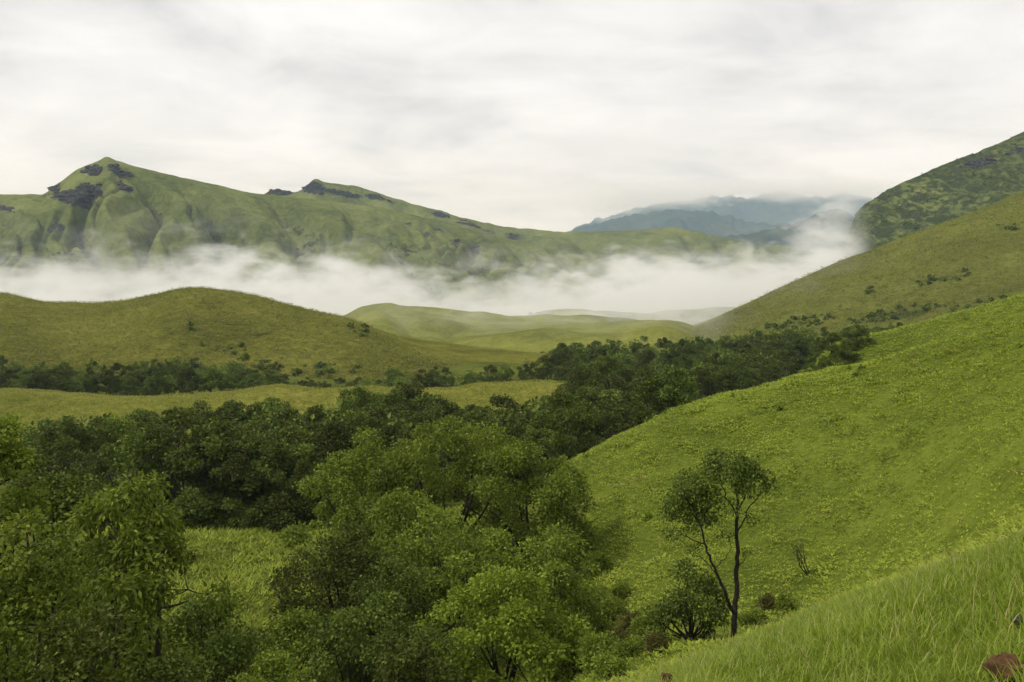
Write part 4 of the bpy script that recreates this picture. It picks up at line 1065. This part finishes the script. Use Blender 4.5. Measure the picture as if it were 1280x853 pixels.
# scrubby low bushes around the dell
def low_shrubs():
    r = np.random.default_rng(77)
    spots = [(765, 60, 1.5, 'leaf_mid'), (742, 56, 1.7, 'leaf_mid'), (790, 52, 1.1, 'rust'), (772, 46, 1.2, 'rust'), (752, 44, 1.5, 'leaf_mid'), (806, 47, 1.0, 'leaf_mid'), (735, 66, 1.9, 'leaf_mid'),
             (726, 78, 2.0, 'leaf_mid'), (748, 72, 1.5, 'leaf_mid'), (780, 64, 1.0, 'leaf_mid'), (960, 50, 0.9, 'rust'), (985, 49, 0.8, 'leaf_mid'), (940, 46, 0.8, 'leaf_mid'),
             (725, 50, 1.4, 'rust'), (790, 41, 0.9, 'leaf_mid'), (765, 38, 1.0, 'leaf_mid'), (820, 40, 0.8, 'rust')]
    src = {}
    for i in range(3):
        src[i] = tree_data(500 + i, 1.6, 1.1, 0.05, 5, 16, 0.40, 60, 0.16, 0.05, 0.1, sides=4, trunk_r=0.03)
    made = {}
    for n_, (px, D, h, mt) in enumerate(spots):
        g = ground_at(px, D)
        i = n_ % 3
        lb = 'low green bush on the hillside foot between the tree clump and lone tree' if mt == 'leaf_mid' else 'low rusty-brown bush among the ferns of the dell'
        gp = 'low green bushes of the dell' if mt == 'leaf_mid' else 'rusty bushes of the dell'
        s = h / 1.6
        if (i, mt) not in made:
            made[(i, mt)] = build_tree('bush', lb, 'bush', g, src[i], mt, gp, r.uniform(0, 6), s)
        else:
            copy_tree(made[(i, mt)], g, r.uniform(0, 6), (s * 1.1, s * 1.1, s), lb, gp)
low_shrubs()

# stones and soil on the foreground bank
def boulder(name, label, cat, px, D, rx, ry, rz, mat, seed, sink=0.3):
    r = np.random.default_rng(seed)
    u, v = np.meshgrid(np.linspace(0, np.pi, 22), np.linspace(0, 2 * np.pi, 33)[:-1], indexing='ij')
    d = np.stack([np.sin(u) * np.cos(v), np.sin(u) * np.sin(v), np.cos(u)], -1)
    k = 1 + 0.4 * fbm(d[..., 0] * 1.7 + seed, d[..., 1] * 1.7 + d[..., 2] * 2.1, 3) + 0.2 * fbm(d[..., 0] * 5, d[..., 2] * 6 + d[..., 1] * 5, 3)
    p = (d * k[..., None] * [rx, ry, rz]).reshape(-1, 3)
    a, b = np.meshgrid(np.arange(21), np.arange(32), indexing='ij')
    q = np.stack([a * 32 + b, (a + 1) * 32 + b, (a + 1) * 32 + (b + 1) % 32, a * 32 + (b + 1) % 32], -1).reshape(-1, 4)
    g = ground_at(px, D)
    o = link(name, make_mesh(name, p, q, 4, None, True, MAT[mat]), loc=g + [0, 0, rz * (1 - sink)])
    tag(o, label, cat)
boulder('boulder', 'reddish-brown earthy boulder half sunk at the edge of the foreground grass', 'boulder', 833, ground_hit(833, 868), 0.10, 0.10, 0.15, 'soil', 3, 0.2)
boulder('soil_mound', 'rusty red mound of bare soil showing through the foreground grass', 'soil mound', 1262, ground_hit(1262, 850), 0.14, 0.18, 0.12, 'soil', 5, 0.72)
boulder('stone', 'small dark stone lying in the grass above the red soil mound', 'stone', 1272, ground_hit(1272, 785), 0.05, 0.05, 0.04, 'stone', 8, -0.6)

# bare bent twig in the grass
tw = ground_at(985, 8.0); rtw = np.random.default_rng(8)
tl = [(np.array([[0, 0, -0.05], [0.02, 0, .12], [.06, 0.02, .2], [.14, 0.02, .27], [.26, .04, .3], [.4, .05, .31]]), np.array([.006, .006, .005, .004, .003, .002])),
      (np.array([[.06, .02, .2], [.03, .05, .27], [.0, .06, .33]]), np.array([.004, .003, .002])), (np.array([[.14, .02, .27], [.2, -.03, .33], [.22, -.05, .38]]), np.array([.003, .003, .002])),
      (np.array([[0.02, 0, .12], [-.08, 0.01, .17], [-.15, .03, .16]]), np.array([.004, .003, .002]))]
tv, tf_ = tubes(tl, 5)
tag(link('twig', make_mesh('twig', tv, tf_, 4, None, True, MAT['bark']), loc=tw), 'thin bare bent twig sticking out of the foreground grass', 'twig')

# ------------------------------------------------------------------ valley mist and air
def box_mesh(name, lo, hi):
    x0, y0, z0 = lo; x1, y1, z1 = hi
    v = np.array([(x0, y0, z0), (x1, y0, z0), (x1, y1, z0), (x0, y1, z0), (x0, y0, z1), (x1, y0, z1), (x1, y1, z1), (x0, y1, z1)], float)
    f = np.array([(0, 3, 2, 1), (4, 5, 6, 7), (0, 1, 5, 4), (1, 2, 6, 5), (2, 3, 7, 6), (3, 0, 4, 7)])
    return make_mesh(name, v, f, 4)
def vol_mat(name, build, step=1.0):
    m, t, o = new_mat(name)
    p = N(t, 'ShaderNodeVolumePrincipled')
    p.inputs['Density Attribute'].default_value = ''
    p.inputs['Absorption Color'].default_value = (1, 1, 1, 1)      # water droplets scatter, they do not absorb
    p.inputs['Color Attribute'].default_value = ''
    p.inputs['Temperature Attribute'].default_value = ''
    t.links.new(p.outputs[0], o.inputs['Volume'])
    build(t, p)
    try: m.cycles.volume_step_rate = step
    except Exception as ex: print('step', ex)
    return m
def mrange(t, v, a, b, lo=0.0, hi=1.0):
    n = N(t, 'ShaderNodeMapRange', interpolation_type='SMOOTHSTEP')
    for i, x in ((1, a), (2, b), (3, lo), (4, hi)): n.inputs[i].default_value = x
    t.links.new(v, n.inputs[0])
    return n.outputs[0]
def fog_build(t, p):
    geo = N(t, 'ShaderNodeNewGeometry')
    sp = N(t, 'ShaderNodeSeparateXYZ'); t.links.new(geo.outputs['Position'], sp.inputs[0])
    x, y, z = sp.outputs
    mp = N(t, 'ShaderNodeMapping'); t.links.new(geo.outputs['Position'], mp.inputs[0])
    mp.inputs['Scale'].default_value = (1 / 120, 1 / 150, 1 / 60)
    n1 = noise(t, mp.outputs[0], 1.0, 3, 0.6, 0.5)
    # height of the mist's upper edge along the valley
    fc = N(t, 'ShaderNodeFloatCurve')
    cu = fc.mapping.curves[0]
    pts = [(-900, -24), (-560, -22), (-500, -34), (-430, -52), (-370, -34), (-310, -12), (-240, -28), (-160, -40), (-90, -44), (0, -44), (80, -38), (160, -24), (220, -28), (280, -16), (335, -4), (362, 14), (386, 48), (402, 0), (420, -60), (700, -70)]
    fx = lambda v: (v + 900) / 1600; fz = lambda v: (v + 100) / 150
    cu.points[0].location = (fx(pts[0][0]), fz(pts[0][1])); cu.points[1].location = (fx(pts[-1][0]), fz(pts[-1][1]))
    for a, b in pts[1:-1]: cu.points.new(fx(a), fz(b))
    fc.mapping.update()
    t.links.new(M(t, 'MULTIPLY_ADD', x, 1 / 1600, 900 / 1600), fc.inputs['Value'])
    top = M(t, 'MULTIPLY_ADD', fc.outputs[0], 150.0, -100.0)
    n2 = noise(t, mp.outputs[0], 3.1, 3, 0.62, 0.8)
    edge = M(t, 'ADD', M(t, 'ADD', M(t, 'SUBTRACT', top, 12.0), mrange(t, y, 880, 620, 0.0, 16.0)), M(t, 'ADD', M(t, 'MULTIPLY', M(t, 'SUBTRACT', n1.outputs[0], 0.5), 190.0), M(t, 'MULTIPLY', M(t, 'SUBTRACT', n2.outputs[0], 0.5), 105.0)))
    body = mrange(t, M(t, 'SUBTRACT', edge, z), -5.0, 34.0)
    veil = M(t, 'MULTIPLY', mrange(t, M(t, 'SUBTRACT', edge, z), -62.0, 10.0), mrange(t, n2.outputs[0], 0.46, 0.70, 0.0, 0.055))
    fz_ = M(t, 'MAXIMUM', body, veil)
    # front and back of the bank, uneven
    yj = M(t, 'ADD', y, M(t, 'MULTIPLY', M(t, 'SUBTRACT', n1.outputs[0], 0.5), -420.0))
    fy = M(t, 'MULTIPLY', mrange(t, yj, 480, 800), mrange(t, yj, 1380, 1180))
    xe = M(t, 'MULTIPLY', mrange(t, x, -890, -700), mrange(t, M(t, 'SUBTRACT', x, M(t, 'MULTIPLY', y, 0.335)), 36, -4))
    d = M(t, 'MULTIPLY', M(t, 'MULTIPLY', fz_, fy), xe)
    d = M(t, 'MULTIPLY', d, mrange(t, n2.outputs[0], 0.36, 0.62, 0.12, 1.5))
    t.links.new(M(t, 'MULTIPLY', d, 0.009), p.inputs['Density'])
    p.inputs['Color'].default_value = (1.0, 1.0, 0.99, 1)
    p.inputs['Anisotropy'].default_value = 0.0
fog = link('mist', box_mesh('mist', (-900, 520, -105), (580, 1400, 75)))
fog.data.materials.append(vol_mat('mist_volume', fog_build, 0.2))
tag(fog, 'white mist lying in the valley between the near hills and the mountain', 'mist', kind='stuff')

def haze_build(t, p):
    p.inputs['Density'].default_value = 0.00006
    p.inputs['Color'].default_value = (0.54, 0.74, 1.0, 1)
    p.inputs['Anisotropy'].default_value = 0.0
hz = link('haze', box_mesh('haze', (-16000, -16000, -118), (16000, 16000, 560)))
hz.data.materials.append(vol_mat('haze_volume', haze_build))
tag(hz, 'thin blue-grey haze in the air over the whole valley', 'haze', kind='stuff')

def cloud_build(t, p):
    geo = N(t, 'ShaderNodeNewGeometry')
    sp = N(t, 'ShaderNodeSeparateXYZ'); t.links.new(geo.outputs['Position'], sp.inputs[0])
    x, y, z = sp.outputs
    mp = N(t, 'ShaderNodeMapping'); t.links.new(geo.outputs['Position'], mp.inputs[0])
    mp.inputs['Scale'].default_value = (1 / 520, 1 / 700, 1 / 190)
    n1 = noise(t, mp.outputs[0], 1.0, 4, 0.6, 0.4)
    # the base drops towards the left, where it hides the end of the range
    base = mrange(t, x, 300, 2200, 90, 300)
    low = M(t, 'ADD', M(t, 'SUBTRACT', z, base), M(t, 'MULTIPLY', M(t, 'SUBTRACT', n1.outputs[0], 0.5), 520.0))
    d = M(t, 'MULTIPLY', mrange(t, low, -20, 90), mrange(t, z, 545, 400))
    d = M(t, 'MULTIPLY', d, M(t, 'MULTIPLY', mrange(t, x, 500, 1300), mrange(t, x, 4300, 3300)))
    t.links.new(M(t, 'MULTIPLY', d, 0.0017), p.inputs['Density'])
    p.inputs['Color'].default_value = (1, 1, 1, 1)
cl = link('cloud', box_mesh('cloud', (400, 9050, 60), (4400, 10300, 550)))
cl.data.materials.append(vol_mat('cloud_volume', cloud_build, 0.14))
tag(cl, 'low white cloud bank hanging on the tops of the blue ranges', 'cloud', kind='stuff')
